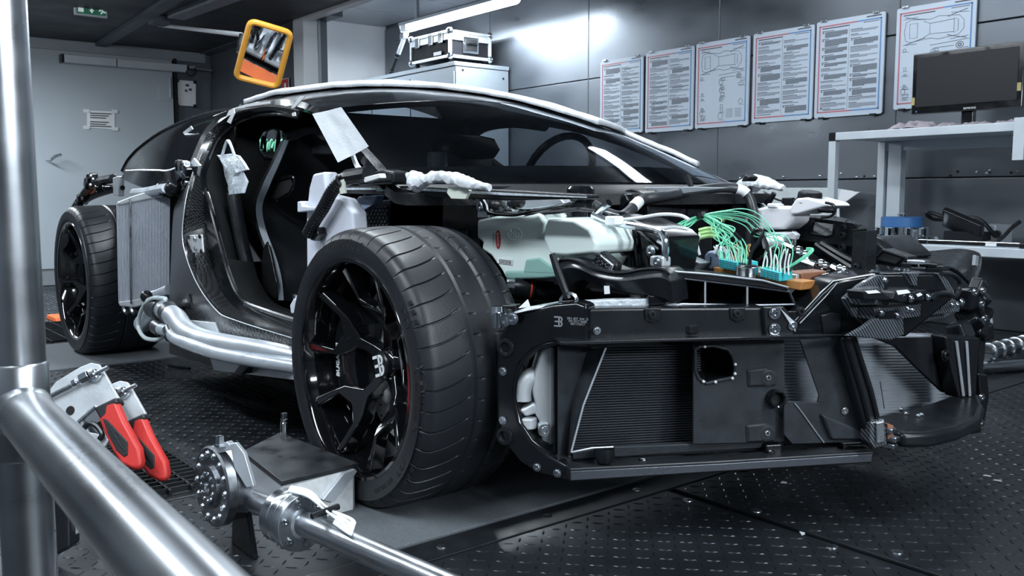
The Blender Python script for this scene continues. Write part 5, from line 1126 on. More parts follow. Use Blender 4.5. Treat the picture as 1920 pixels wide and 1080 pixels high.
# clutter on the far corner
for k,(px,py_,s,mt) in enumerate(((1812,560,.05,'black_gloss'),(1826,575,.045,'black_satin'),(1838,560,.04,'black_satin'),(1842,590,.04,'black_gloss'),(1830,610,.05,'black_satin'),(1845,620,.04,'black_satin'),(1818,600,.05,'black_gloss'),(1800,622,.05,'black_satin'),(1832,540,.04,'black_satin'),(1850,605,.03,'trim_grey'))):
    MB().box(at(px,py_,x=.80),(s,s*1.1,s*1.2),Matrix.Rotation(k*.7,3,'X')@Matrix.Rotation(k*.4,3,'Z')).build('corner_fitting',mt,CAR,.010)
for p in ((1843,545),(1841,570),(1845,598),(1828,548)): bolt(at(*p,x=.84),(1,-.4,0),.007,'steel',CAR)
rows=[L([(1690,474),(1750,470),(1800,466),(1836,474),(1841,492)],x=.52),L([(1700,482),(1752,480),(1800,475),(1832,482),(1839,505)],x=.62),L([(1702,492),(1745,494),(1785,504),(1812,525),(1826,542)],x=.74)]
rows=[spline(r,4) for r in rows]; MB().grid(rows,(0,0,-.008)).build('fender_duct','black_satin',CAR,.002,sharp=60,label='curved black air duct at the far front corner')
MB().tube(rows[2],.005,6).build('duct_edge','black_gloss',CAR); sl('duct_clip',[(1830,478),(1836,480),(1834,500),(1828,498)],px_(.70),.01,'trim_grey',.002)
# ------------------------------------------------------------------ air duct above the beam
DO=PF(-.06)
fo=L([(1258,519),(1300,524),(1400,536),(1480,547),(1490,571),(1400,573),(1262,570)],pl=DO)
bkf=[p-nF*.15 for p in fo]; inn=[p-nF*.002 for p in fo]
du=MB().grid([fo+[fo[0]],bkf+[bkf[0]]]).build('air_duct','black_satin',CAR,label='black moulded air duct with three outlets',sharp=30); MB().prism(bkf,-nF*.004).build('duct_back','black_matt',du)
MB().tube(L([(1250,508),(1330,514),(1430,526),(1478,539)],pl=PF(-.052)),.0025,6).build('duct_bead','trim_grey',du)
for a in ((0,1),(1,2),(2,3),(3,4),(4,5),(5,6),(6,0)): MB().tube([fo[a[0]],fo[a[1]]],.0028,6).build('outlet_frame','anodized',du)
for pr in (((1322,527),(1322,571)),((1401,537),(1401,572))): (lambda q:MB().prism([q[0],q[1],q[1]-nF*.13,q[0]-nF*.13],Vector((.002,.0035,0))).build('outlet_divider','black_satin',du,.001))(L(pr,pl=DO)); MB().tube(L(pr,pl=DO),.0022,6).build('divider_edge','alu',du)
MB().prism(L([(1248,506),(1330,512),(1430,524),(1478,538),(1480,548),(1400,537),(1300,525),(1256,519)],pl=PF(-.055)),-nF*.14).build('duct_top','black_satin',du,.008,3)
AD=vplane((.36,-.70),(.62,-.60))
r0=L([(1042,492),(1060,486),(1085,490),(1120,505),(1165,512),(1205,505),(1240,504),(1256,515)],pl=AD); r1=L([(1046,510),(1064,502),(1088,505),(1122,520),(1165,527),(1205,522),(1240,520),(1258,528)],pl=vplane((.36,-.70),(.62,-.60),.02)); r2=L([(1060,548),(1078,530),(1098,527),(1130,540),(1165,548),(1205,552),(1240,560),(1262,570)],pl=AD)
MB().grid([spline(r0,4),spline(r1,4),spline(r2,4)],-AD[1]*.10).build('duct_arm','black_satin',du,.004,sharp=60)
MB().tube(spline([p+AD[1]*.004 for p in r0],4),.004,6).build('duct_bead','black_gloss',du)
sl('duct_strap',[(1132,536),(1142,536),(1143,551),(1133,552)],vplane((.36,-.70),(.62,-.60),.012),.003,'tape_white',.0005,du)
MB().tube(L([(1035,476),(1047,510),(1066,560)],pl=vplane((.36,-.72),(.62,-.62),.01)),[.007,.010,.008],8).build('strut','black_satin',CAR)
sl('duct_bracket',[(1215,553),(1250,553),(1250,572),(1218,574)],PF(-.035),.03,'black_gloss',.004)
# gear behind the beam: silver foil, ring, arm
MB().prism(L([(965,588),(1000,577),(1050,568),(1150,562),(1230,560),(1290,574),(1140,578),(1060,572),(1010,580)],pl=PF(-.045)),-nF*.03).build('foil_wrap','bubble',CAR,.004)
MB().lathe(at(1066,566,pl=PF(-.03)),nF,[(-.006,.020),(.004,.022),(.006,.016),(-.006,.016),(-.006,.020)],16).build('ring','chrome',CAR)
sl('warning_tag',[(972,578),(990,561),(995,576)],PF(-.02),.002,'white_label',.0005)
bp2=at(932,588,pl=PC(.03)); MB().lathe(bp2-Vector((0,0,.03)),(0,0,1),[(0,.010),(.03,.010),(.03,.022),(.034,.022),(.034,.014),(.046,.013),(.046,.0001)],12).build('bolt','chrome',CAR)
sl('bracket',[(940,572),(967,572),(967,604),(960,606),(960,580),(940,578)],PC(.01),.03,'black_gloss',.003)
for p in ((947,600),(961,597)): bolt(at(*p,pl=PC(.015)),nC,.010,'steel',CAR)
dmp=at(985,541,y=-.60); ax=Vector((.5,.8,-.1)).normalized()
MB().lathe(dmp-ax*.03,ax,[(0,.0001),(0,.024),(.01,.030),(.05,.030),(.055,.024),(.10,.024),(.10,.0001)],18).build('damper_boot','black_satin',CAR); MB().lathe(dmp+ax*.012,ax,[(-.002,.0305),(.002,.0305)],18).build('red_stripe','red_ring',CAR)
MB().tube([dmp+ax*.06,dmp+ax*.35],.018,10).build('control_arm','black_satin',CAR); MB().lathe(dmp-ax*.05,ax,[(0,.02),(.02,.022),(.022,.0001)],14).build('ball_joint','steel',CAR)
for s in (-1,1):
    MB().tube([(.02,s*.70,.45),(-.12,s*.42,.47)],.018,8).build('control_arm','black_satin',CAR); MB().tube([(.05,s*.70,.22),(.15,s*.35,.2)],.02,8).build('control_arm','black_satin',CAR); MB().box((.0,s*.69,.34),(.12,.06,.24)).build('upright','alu_cast',CAR,.015)
    MB().box((.28,s*.42,.40),(.62,.07,.12)).build('frame_rail','black_satin',CAR,.008)
MB().tube([at(880,454,y=-.60),at(896,457,y=-.60)],.010,12).build('red_cap','red_ring',CAR)
MB().tube([at(850,430,y=-.58),at(890,448,y=-.60)],.035,12).build('spring_seat','black_satin',CAR)
MB().prism(L([(850,390),(880,383),(895,400),(892,440),(860,420)],y=-.58),(0,.05,0)).build('bracket','black_satin',CAR,.006); MB().prism(L([(856,388),(893,380),(893,405)],y=-.585),(0,.01,0)).build('plate','trim_grey',CAR,.002)
# ------------------------------------------------------------------ washer tank
tk=MB().prism(L([(893,412),(925,406),(985,402),(1010,398),(1022,418),(1020,432),(1050,424),(1052,515),(1020,522),(948,524),(940,508),(920,480),(902,468),(904,455),(893,446)],y=-.62),(0,.16,0)).build('washer_tank','tank_plastic',CAR,.009,3,label='milky washer fluid tank with a red oval badge')
MB().prism(L([(1020,424),(1026,408),(1075,412),(1104,428),(1118,455),(1114,475),(1060,480),(1030,478),(1018,450)],y=-.635),(0,.17,0)).build('tank_chamber','tank_plastic',tk,.009,3); MB().prism(L([(1030,474),(1114,472),(1116,482),(1090,520),(1040,522)],y=-.612),(0,.12,0)).build('tank_sump','tank_raised',tk,.012,3)
MB().prism(L([(944,507),(1052,505),(1050,520),(1018,523),(948,525)],y=-.624),(0,.1,0)).build('tank_foot','tank_green',tk,.008,3); MB().prism(L([(985,486),(1010,483),(1035,500),(1040,515),(980,512)],y=-.625),(0,.01,0)).build('tank_recess','tank_green',tk,.006,3)
oc_=at(933.5,449,y=-.622); bg=MB().prism([oc_+Vector((.0095*cos(a),0,.024*sin(a))) for a in [k*2*pi/24 for k in range(24)]],(0,.002,0)).build('oval_badge','red_badge',tk)
t=text_mb('BUGATTI',.0085,.0003,.0001); t.v=[oc_+Vector((v.y,-.0006-v.z,-v.x)) for v in t.v]; t.build('badge_lettering','text_white',tk,fix=False)
t=text_mb('5B4 955 451 B',.0048,.0002); o_=at(925,449,y=-.6215); t.v=[o_+Vector((v.y,-v.z,-v.x)) for v in t.v]; t.build('part_number','print_dark',tk,fix=False)
MB().prism(L([(932,483),(961,487),(960,497),(932,493)],y=-.6225),(0,.001,0)).build('barcode_label','white_label',tk)
for k in range(9):
    x=936+k*2.6; h=3 if k in (0,8) else 2; MB().prism(L([(x,485.5+k*.35),(x+1.3,485.7+k*.35),(x+1.3,493+k*.35),(x,492.8+k*.35)],y=-.6232),(0,.0006,0)).build('barcode_bar','print_dark',tk)
t=text_mb('bin',.030,.0006); o_=at(965,439,y=-.6205); t.v=[o_+Vector((v.x,-v.z,v.y)) for v in t.v]; t.build('moulded_mark','tank_raised',tk,fix=False)
MB().tube([o_+Vector((.028*cos(a),0,.016*sin(a))) for a in [k*2*pi/24 for k in range(24)]],.001,5,closed=True).build('moulded_ring','tank_raised',tk)
sl('tank_strap',[(896,378),(906,374),(912,385),(916,408),(895,408)],py(-.632),.006,'alu_cast',.002); bolt(at(903,387,y=-.636),(0,-1,0),.012,'steel'); bolt(at(922,399,y=-.636),(0,-1,0),.008,'steel')
# ------------------------------------------------------------------ front bay
sl('bay_rail',[(900,378),(960,372),(1050,372),(1060,382),(1000,392),(912,396)],py(-.58),.03,'alu',.004)
for p in ((937,387),(968,383),(975,380)): MB().lathe(at(*p,y=-.62),(.3,-.8,.3),[(0,.016),(.02,.016),(.024,.010),(.024,.0001)],12).build('hose_joint','black_satin',CAR)
def cab(pts,r,mt,n='cable',y=None,pl=None,sp=5):
    P=[at(p[0],p[1],y=(p[2] if len(p)>2 else y)) for p in pts] if pl is None else L(pts,pl=pl)
    return MB().tube(spline(P,sp),r,7).build(n,mt,CAR)
cab([(890,362,-.70),(905,378,-.68),(915,398,-.66),(960,404,-.65),(1000,396,-.64),(1050,386,-.62),(1075,378,-.60),(1085,362,-.6)],.0035,'black_satin'); cab([(915,400,-.64),(985,400,-.62),(1040,398,-.6),(1090,392,-.58),(1140,402,-.55),(1165,412,-.5)],.005,'black_satin'); cab([(1000,394,-.6),(1060,392,-.58),(1120,396,-.54),(1160,405,-.5)],.004,'black_gloss'); cab([(860,360,-.72),(880,364,-.7),(890,372,-.68)],.006,'black_satin')
for k in range(14):
    t=k/13; q=at(925+t*190,384+8*sin(k*2.1)+t*14,y=-.60+t*.1); MB().box(q,(.028,.02,.018),Matrix.Rotation(k*.9,3,'Y')).build('connector',['black_gloss','black_satin','steel','white_label'][k%4],CAR,.004)
# oil filler cap
fc_=at(1088,392,y=-.50); s=1/ (fc_-CP).length*1706
MB().lathe(fc_,(0,0,1),[(-.02,.0001),(-.02,.036),(.012,.036),(.016,.030),(.022,.036),(.050,.036),(.056,.030),(.058,.0001)],28).build('filler_cap','black_gloss',CAR,label='round black filler cap'); MB().cyl(fc_+Vector((0,0,-.06)),fc_+Vector((0,0,-.018)),.05,.042,20).build('filler_neck','black_satin',CAR)
# black frame box behind the tank
sl('bay_box',[(1105,398),(1180,410),(1235,432),(1250,446),(1240,510),(1180,515),(1110,500),(1118,455)],py(-.50),.12,'black_gloss',.006)
for pts in ([(1125,425),(1170,432),(1172,466),(1118,458)],[(1195,430),(1230,440),(1245,452),(1240,470),(1205,455)]): sl('box_recess',pts,py(-.503),.004,'black_satin',.004)
for pts in (((1172,418),(1184,510)),((1186,420),(1196,500)),((1196,432),(1235,468)),((1210,470),(1214,505))): MB().tube(L(pts,y=-.508),.004,6).build('box_rib','black_satin',CAR)
bolt(at(1221,471,y=-.51),(0,-1,0),.010,'steel'); MB().tube(L([(1130,455),(1175,470)],y=-.52),.012,10).build('box_tube','black_gloss',CAR)
# connector with pins
cq=at(1140,491,y=-.60); Rz=Matrix.Rotation(radians(28),3,'Y')
cn=MB().box(cq,(.075,.03,.034),Rz).build('plug','black_satin',CAR,.012,3); MB().box(cq+Vector((0,-.015,0)),(.062,.006,.024),Rz).build('plug_rim','steel',cn,.008,3)
for i in range(4):
    for j in range(2): MB().lathe(cq+Rz@Vector((-.020+i*.013,-.019,-.005+j*.010)),(0,-1,0),[(0,.0042),(.003,.004),(.003,.0001)],8).build('pin','black_gloss',cn)
cab([(1155,500,-.58),(1175,508,-.56),(1195,512,-.54)],.012,'black_satin')
# chrome pipe
cp_=spline([at(px,py_,y=y) for px,py_,y in ((1112,402,-.57),(1150,417,-.56),(1200,426,-.55),(1232,433,-.54),(1245,442,-.54),(1248,465,-.54),(1246,488,-.54))],6)
MB().tube(cp_,.0085,10).build('chrome_pipe','chrome',CAR); MB().tube(L([(1118,402),(1128,392),(1142,380)],y=-.565),.009,10).build('chrome_pipe','chrome',CAR); MB().box(at(1152,414,y=-.57),(.035,.03,.022)).build('pipe_clip','white_label',CAR,.005); MB().box(at(1238,490,y=-.54),(.04,.03,.025)).build('pipe_flange','alu_cast',CAR,.006); bolt(at(1232,491,y=-.56),(0,-1,0),.008,'steel')
# big black hose (two runs), white sleeves
h1=spline([at(px,py_,y=y) for px,py_,y in ((1112,384,-.40),(1140,400,-.38),(1160,405,-.36),(1175,400,-.34),(1192,384,-.30),(1205,374,-.26),(1240,368,-.2),(1300,358,-.05),(1350,352,.05),(1385,355,.10),(1402,366,.12),(1411,390,.12),(1412,412,.12),(1404,445,.12),(1398,470,.12))],6)
hz=MB().tube(h1,.0145,12).build('coolant_hose','rubber_hose',CAR,label='thick black hose bent over the front bay')
for a,b in ((22,28),(53,60)): MB().tube(h1[a:b],.0155,12).build('hose_sleeve','white_label',hz)
# drum and grey cowl plate
dc=at(1255,402,y=.0); MB().cyl(at(1180,396,y=-.22),at(1290,400,y=.08),.062,.072,26).build('blower_drum','black_satin',CAR,.004)
MB().lathe(at(1253,400,y=-.03),at(1290,400,y=.08)-at(1180,396,y=-.22),[(-.006,.068),(-.004,.072),(.004,.072),(.006,.068)],26).build('drum_band','black_gloss',CAR)
sl('cowl_plate',[(1142,352),(1300,350),(1370,352),(1290,362),(1190,378),(1150,372)],py(-.12),.006,'trim_grey',.002)
sl('cowl_flap',[(1160,372),(1172,362),(1178,376),(1170,390),(1158,396)],py(-.3),.03,'black_gloss',.006)
for pts,mt in (([(1165,412),(1200,408),(1240,402),(1275,404),(1292,412)],'white_wire'),([(1240,430),(1262,426),(1290,430)],'white_wire'),([(1232,440),(1245,446),(1250,455)],'white_wire'),([(1233,452),(1243,458),(1250,468)],'white_wire')): cab(pts,.004,mt,y=-.52)
# bright clutter of far side parts
rnd=random.Random(5)
for k in range(34):
    px=1292+rnd.random()*128; py_=372+rnd.random()*34
    q=at(px,py_,y=.38+rnd.uniform(-.06,.08)); sx=rnd.uniform(.02,.09)
    MB().box(q,(sx,.02,rnd.uniform(.006,.022)),Matrix.Rotation(rnd.uniform(-.5,.9),3,'Y')).build('bay_part',rnd.choice(['steel','alu','chrome','black_gloss','black_satin','white_label']),CAR,.004)
MB().tube(L([(1294,366),(1330,378),(1420,394)],y=.36),.010,8).build('bay_strut','alu',CAR); MB().tube(L([(1294,388),(1340,400),(1400,412)],y=.33),.010,8).build('bay_strut','alu',CAR); MB().tube(L([(1370,380),(1430,388)],y=.42),.009,8).build('bay_strut','alu',CAR)
MB().prism(L([(1330,372),(1352,362),(1372,366),(1362,378),(1340,382)],y=.34),(0,.03,0)).build('latch','chrome',CAR,.006)
sc=sl('mesh_screen',[(1400,366),(1432,360),(1430,380),(1412,386)],py(.45),.01,'trim_grey',.002)
MB().prism(L([(1388,340),(1396,326),(1407,332),(1402,340)],y=.55),(0,.05,0)).build('wiper_pivot','black_satin',CAR,.006); MB().tube(L([(1298,355),(1288,330)],y=-.1),[.006,.010],8).build('hood_pin','black_satin',CAR); MB().tube(L([(1438,383),(1452,362)],y=.4),[.012,.008],8).build('hood_pin','black_satin',CAR)
cab([(1432,360),(1455,373),(1480,380)],.004,'black_satin',y=.5); MB().box(at(1478,379,y=.5),(.04,.02,.03)).build('connector','black_satin',CAR,.004)
# brake fluid reservoir
rs=MB().prism(L([(1414,392),(1440,386),(1488,387),(1486,416),(1468,430),(1424,432),(1418,420)],y=.14),(0,.09,0)).build('fluid_reservoir','res_white',CAR,.010,3,label='white fluid reservoir with a black cap')
MB().prism(L([(1480,390),(1492,372),(1512,370),(1548,380),(1555,386),(1530,392),(1495,402),(1482,402)],y=.13),(0,.11,0)).build('reservoir_wing','res_white',rs,.008,3); MB().prism(L([(1437,389),(1438,381),(1455,382),(1456,390)],y=.135),(0,.04,0)).build('reservoir_neck','res_white',rs,.004)
rc=at(1518,372,y=.17); MB().lathe(rc,(.15,-.1,1),[(-.012,.0001),(-.012,.040),(-.008,.042),(.0,.034),(.016,.032),(.019,.028),(.019,.0001)],24).build('reservoir_cap','black_satin',rs); MB().prism(L([(1424,398),(1430,398),(1430,430),(1424,430)],y=.136),(0,.002,0)).build('reservoir_rib','res_white',rs)
cab([(1548,380),(1562,384),(1566,395),(1558,405),(1540,408)],.004,'black_satin',y=.12); cab([(1535,394),(1550,396),(1566,396)],.005,'black_gloss',y=.12)
MB().cyl(at(1432,452,y=.10),at(1484,450,y=.16),.024,seg=20).build('master_cylinder','alu_cast',CAR,.003); MB().lathe(at(1484,450,y=.16),at(1484,450,y=.16)-at(1432,452,y=.10),[(0,.026),(.006,.026),(.008,.02),(.008,.0001)],20).build('cylinder_cap','trim_grey',CAR); MB().prism(L([(1470,440),(1486,434),(1494,440),(1490,450),(1474,448)],y=.12),(0,.02,0)).build('cylinder_lug','alu_cast',CAR,.003)
# black cross plate with window, vertical post, instrument housings
fp=[(1487,412),(1495,404),(1602,419),(1606,424),(1604,462),(1560,458),(1498,446)]; wn=[(1524,417),(1530,414),(1563,418),(1565,424),(1562,441),(1550,444),(1520,438)]
o_=L(fp,y=.22); w_=L(wn,y=.22)
MB().grid([w_+[w_[0]],[o_[i] for i in (1,1,2,3,4,5,6)]+[o_[1]]],(0,.01,0)).build('cross_plate','black_satin',CAR,.001); MB().prism([o_[0],o_[1],o_[6]],(0,.01,0)).build('cross_plate','black_satin',CAR)
MB().tube(w_,.004,6,closed=True).build('window_bead','black_gloss',CAR); MB().prism(L([(1500,446),(1604,458),(1605,500),(1560,500),(1515,470)],y=.24),(0,.02,0)).build('lower_plate','black_satin',CAR,.003); MB().tube(L([(1490,448),(1602,462)],y=.215),.005,6).build('plate_edge','black_gloss',CAR)
for p in ((1581,427),(1579,441),(1579,464)): bolt(at(*p,y=.212),(0,-1,0),.009,'bolt_black')
for pts in (((1530,458),(1560,478),(1598,502)),((1540,456),(1580,480),(1600,490))): MB().tube(spline(L(pts,y=.20),4),.010,8).build('plate_strut','black_satin',CAR)
vp=MB().prism(L([(1598,434),(1625,432),(1622,512),(1594,514)],y=-.02),(0,.05,0)).build('upright_post','black_satin',CAR,.003,label='black upright post behind the nose'); MB().prism([at(1597,434,y=-.02),at(1625,432,y=-.02),at(1627,431,y=.03),at(1600,433,y=.03)],(0,0,.004)).build('post_cap','black_gloss',vp); bolt(at(1606,500,y=-.024),(0,-1,0),.007,'bolt_black',vp)
MB().prism(L([(1624,440),(1650,448),(1690,485),(1630,500)],y=.30),(0,.2,0)).build('wing_support','black_satin',CAR,.02,3)
hs_=MB().prism(L([(1634,488),(1654,466),(1702,482),(1700,490),(1682,503),(1640,494)],y=.05),(0,.05,0)).build('sensor_housing','black_satin',CAR,.004,label='open black sensor housing'); MB().prism(L([(1643,486),(1657,471),(1694,483),(1680,495)],y=.046),(0,.003,0)).build('housing_mouth','dark_void',hs_,.002); MB().tube(L([(1643,486),(1657,471),(1694,483),(1680,495)],y=.046),.003,6,closed=True).build('housing_rim','black_gloss',hs_)
for k,(px,py_) in enumerate(((1712,497),(1730,499),(1745,498),(1757,502),(1722,492))): MB().box(at(px,py_,y=.05),(.045,.03,.012)).build('fitting',['black_satin','steel','black_gloss'][k%3],CAR,.003)
# dark deck under the bay so that the ground does not show through
MB().box((.36,0,.47),(.62,1.15,.02)).build('bay_floor','black_matt',CAR,.004)
# ------------------------------------------------------------------ measuring unit with terminals and wires
mu=thing('measuring_unit','wired measuring unit with turquoise terminal blocks lying in the front bay','measuring unit',at(1420,520,y=-.28))
yb=-.30
MB().prism(L([(1480,508),(1504,512),(1505,536),(1496,545),(1450,532),(1452,516)],y=-.27),(0,.10,0)).build('housing','brown_box',mu,.004); MB().prism(L([(1336,500),(1392,505),(1394,516),(1338,512)],y=-.33),(0,.10,0)).build('housing','orange_brown',mu,.004); MB().prism(L([(1430,518),(1505,528),(1500,545),(1440,534)],y=-.315),(0,.05,0)).build('tray','orange_brown',mu,.003)
MB().box(at(1470,514,y=-.24),(.12,.08,.012)).build('lid','alu',mu,.003)
for (x0,y0,n,dx,dy,w_,h_) in ((1348,485,5,7.0,1.4,6.2,17),(1425,502,5,7.4,1.9,6.6,17)):
    for k in range(n):
        q=[(x0+k*dx,y0+k*dy),(x0+k*dx+w_,y0+k*dy+1.4),(x0+k*dx+w_,y0+k*dy+h_+1.2),(x0+k*dx,y0+k*dy+h_)]
        b=MB().prism(L(q,y=-.345),(0,.05,0)).build('terminal_block','cyan_plastic',mu,.0015)
        for j in range(4): MB().prism(L([(q[0][0]+1,q[0][1]+2+j*3.8),(q[1][0]-1,q[1][1]+2+j*3.8),(q[1][0]-1,q[1][1]+3.3+j*3.8),(q[0][0]+1,q[0][1]+3.3+j*3.8)],y=-.3458),(0,.0008,0)).build('contact_slot','print_dark',b)
MB().prism(L([(1384,487),(1402,492),(1402,502),(1388,500)],y=-.30),(0,.04,0)).build('terminal_block','cyan_plastic',mu,.0015)
cc=at(1401,512,y=-.35); MB().lathe(cc-Vector((0,0,.012)),(0,0,1),[(-.006,.0001),(-.006,.026),(.022,.026),(.024,.027),(.026,.027),(.027,.024),(.027,.0001)],28).build('chrome_can','chrome',mu); MB().lathe(cc+Vector((0,0,.0155)),(0,0,1),[(0,.024),(.003,.020),(.003,.0001)],24).build('can_lid','black_satin',mu)
MB().prism(L([(1318,480),(1326,470),(1345,470),(1350,484),(1346,500),(1334,507),(1322,504)],y=-.32),(0,.05,0)).build('valve_body','blue_grey',mu,.008,3); MB().prism(L([(1331,482),(1333,482),(1333,496),(1331,496)],y=-.322),(0,.002,0)).build('valve_cross','print_dark',mu)
wk=MB().prism(L([(1262,487),(1270,475),(1314,493),(1300,507),(1285,506)],y=-.36),(0,.04,0)).build('relay_box','trim_grey',mu,.004); MB().prism(L([(1245,500),(1262,487),(1300,507),(1285,508)],y=-.362),(0,.03,0)).build('relay_base','black_satin',mu,.003)
sl('bay_block',[(1255,440),(1298,442),(1300,490),(1262,486)],py(-.25),.08,'black_gloss',.006); MB().cyl(at(1277,441,y=-.27),at(1277,455,y=-.27),.012,seg=12).build('valve_stem','steel',CAR)
for p in ((1272,468),(1293,470)): bolt(at(*p,y=-.262),(0,-1,0),.010,'steel')
def wire(pts,r,mt,y0,y1,n='wire',par=None):
    m=len(pts)-1; P=[at(p[0],p[1],y=y0+(y1-y0)*i/m) for i,p in enumerate(pts)]
    return MB().tube(spline(P,6),r,5).build(n,mt,par or mu)
rw=random.Random(11)
bun=(1316,405)
for k in range(14):  # bundle falling to the left
    ex=1262+rw.random()*40; ey=438+rw.random()*40
    wire([(bun[0]+rw.uniform(-3,3),bun[1]+rw.uniform(-3,4)),((bun[0]+ex)/2-8-rw.random()*10,415+rw.random()*10),(ex-4,425+rw.random()*14),(ex,ey)],.0013,'green_wire',-.28,-.34)
for k in range(18):  # bundle rising over to the right then down to the blocks
    ex=1346+rw.random()*60; ey=484+(ex-1346)*.2
    wire([(bun[0]+rw.uniform(-3,3),bun[1]+rw.uniform(-4,3)),(1328+rw.random()*30,408+rw.random()*16),(1335+rw.random()*45,430+rw.random()*26),(ex+rw.uniform(-14,6),458+rw.random()*12),(ex,ey)],.0013,'green_wire',-.28,-.34)
for k in range(7):   # long arcs to the far blocks
    ex=1432+k*7.2+rw.uniform(-3,3); ey=502+k*2
    wire([(bun[0],bun[1]-2+k),(1350+rw.uniform(-8,8),396+k*2.2),(1392+rw.uniform(-9,9),392+k*5),(1430-k*2,408+k*6),(1452+k*2+rw.uniform(-8,8),438+rw.uniform(-4,22)),(ex+6+rw.uniform(-5,5),470),(ex,ey)],.0013,'green_wire',-.28,-.33)
for k in range(4): wire([(1425+k*6,500),(1440,512),(1470,506-k),(1500,490-k*1.6),(1522,474-k*2),(1524,466+k),(1512,465+k*1.5)],.0014,'green_wire',-.34,-.28)
for k in range(8): 
    ex=1430+k*7; wire([(ex,502+k*2),(ex+rw.uniform(-2,3),488+k),(ex+rw.uniform(-4,8),470+rw.uniform(-6,10))],.0018,'white_wire',-.335,-.33)
for k in range(12):
    ex=1350+k*4.5; wire([(ex,486+k*.8),(ex-2-rw.random()*4,474),(ex-6-rw.random()*8,462)],.0016,'white_wire',-.335,-.32)
for k in range(12):
    ex=1372+k*3.2; wire([(ex,488),(ex+rw.uniform(-3,3),474),(ex+rw.uniform(-8,4),462+rw.random()*6),(ex+4,455+rw.random()*6)],.0012,'yellow_wire',-.325,-.30)
for k in range(3): wire([(1310,432+k*7),(1330,428+k*7),(1348,432+k*6)],.005,'lime_wire',-.27,-.24,'cable')
for pts in ([(1395,500),(1394,470),(1380,445),(1372,430)],[(1406,500),(1408,475),(1424,450),(1430,435),(1420,430),(1410,440),(1412,470)],[(1440,495),(1438,460),(1425,435),(1412,432)],[(1376,435),(1392,455),(1397,490)]): wire(pts,.0042,'black_satin',-.33,-.30,'cable')
for a,b in (((1346,408),(1358,414)),((1362,408),(1372,410)),((1364,426),(1373,432))): wire([a,b],.0045,'yellow_tag',-.26,-.26,'sleeve_tag')
for a,b in (((1312,440),(1308,455)),((1306,455),(1312,478)),((1345,460),(1340,475)),((1352,462),(1350,478))): wire([a,b],.0035,'white_label',-.33,-.33,'crimp')
MB().tube([at(1314,400,y=-.28),at(1317,409,y=-.28)],.013,8).build('cable_tie','black_satin',mu); MB().tube([at(1476,503,y=-.31),at(1478,509,y=-.31)],.012,8).build('cable_tie','black_satin',mu)
for pts in ([(1470,458),(1490,466),(1500,472)],[(1505,490),(1530,498),(1552,505)],[(1560,500),(1580,510)],[(1480,520),(1520,515),(1560,508)]): 
    P=spline(L(pts,y=-.15),5); MB().tube(P,.007,8).build('probe_lead','black_satin',CAR); MB().tube(P[:6],.010,8).build('probe_tip','steel',CAR)
for px,py_ in ((1540,495),(1548,500),(1575,505),(1583,508),(1510,478),(1498,470)): MB().ball(at(px,py_,y=-.15),.012,8,5).build('joint','chrome',CAR)
wire([(1480,520),(1510,512),(1545,508),(1590,512)],.004,'white_wire',-.2,-.12,'cable',CAR)
# ------------------------------------------------------------------ handrail in front
hr=thing('handrail','brushed steel handrail with post and joint in front of the car','handrail',(.98,-1.90,0))
pc=at(30,600,d=.84); A=Vector((pc.x,pc.y,at(38,772,d=.84).z)); B=at(383,1080,d=.44); B.z=A.z; dirv=(B-A).normalized()
MB().cyl((pc.x,pc.y,0),(pc.x,pc.y,1.25),.0235,seg=40).build('post','rail_steel',hr); MB().tube([A,A+dirv*1.6],.0235,40).build('rail','rail_steel',hr)
MB().lathe((pc.x,pc.y,A.z-.045),(0,0,1),[(0,.0238),(.002,.0252),(.088,.0252),(.09,.0238)],40).build('joint_collar','rail_steel',hr); MB().lathe(A,dirv,[(.018,.0262),(.032,.0245),(.036,.0235)],36).build('weld_seam','rail_steel',hr)
MB().lathe((pc.x,pc.y,0),(0,0,1),[(0,.055),(.010,.055),(.012,.025)],32).build('base_flange','rail_steel',hr)
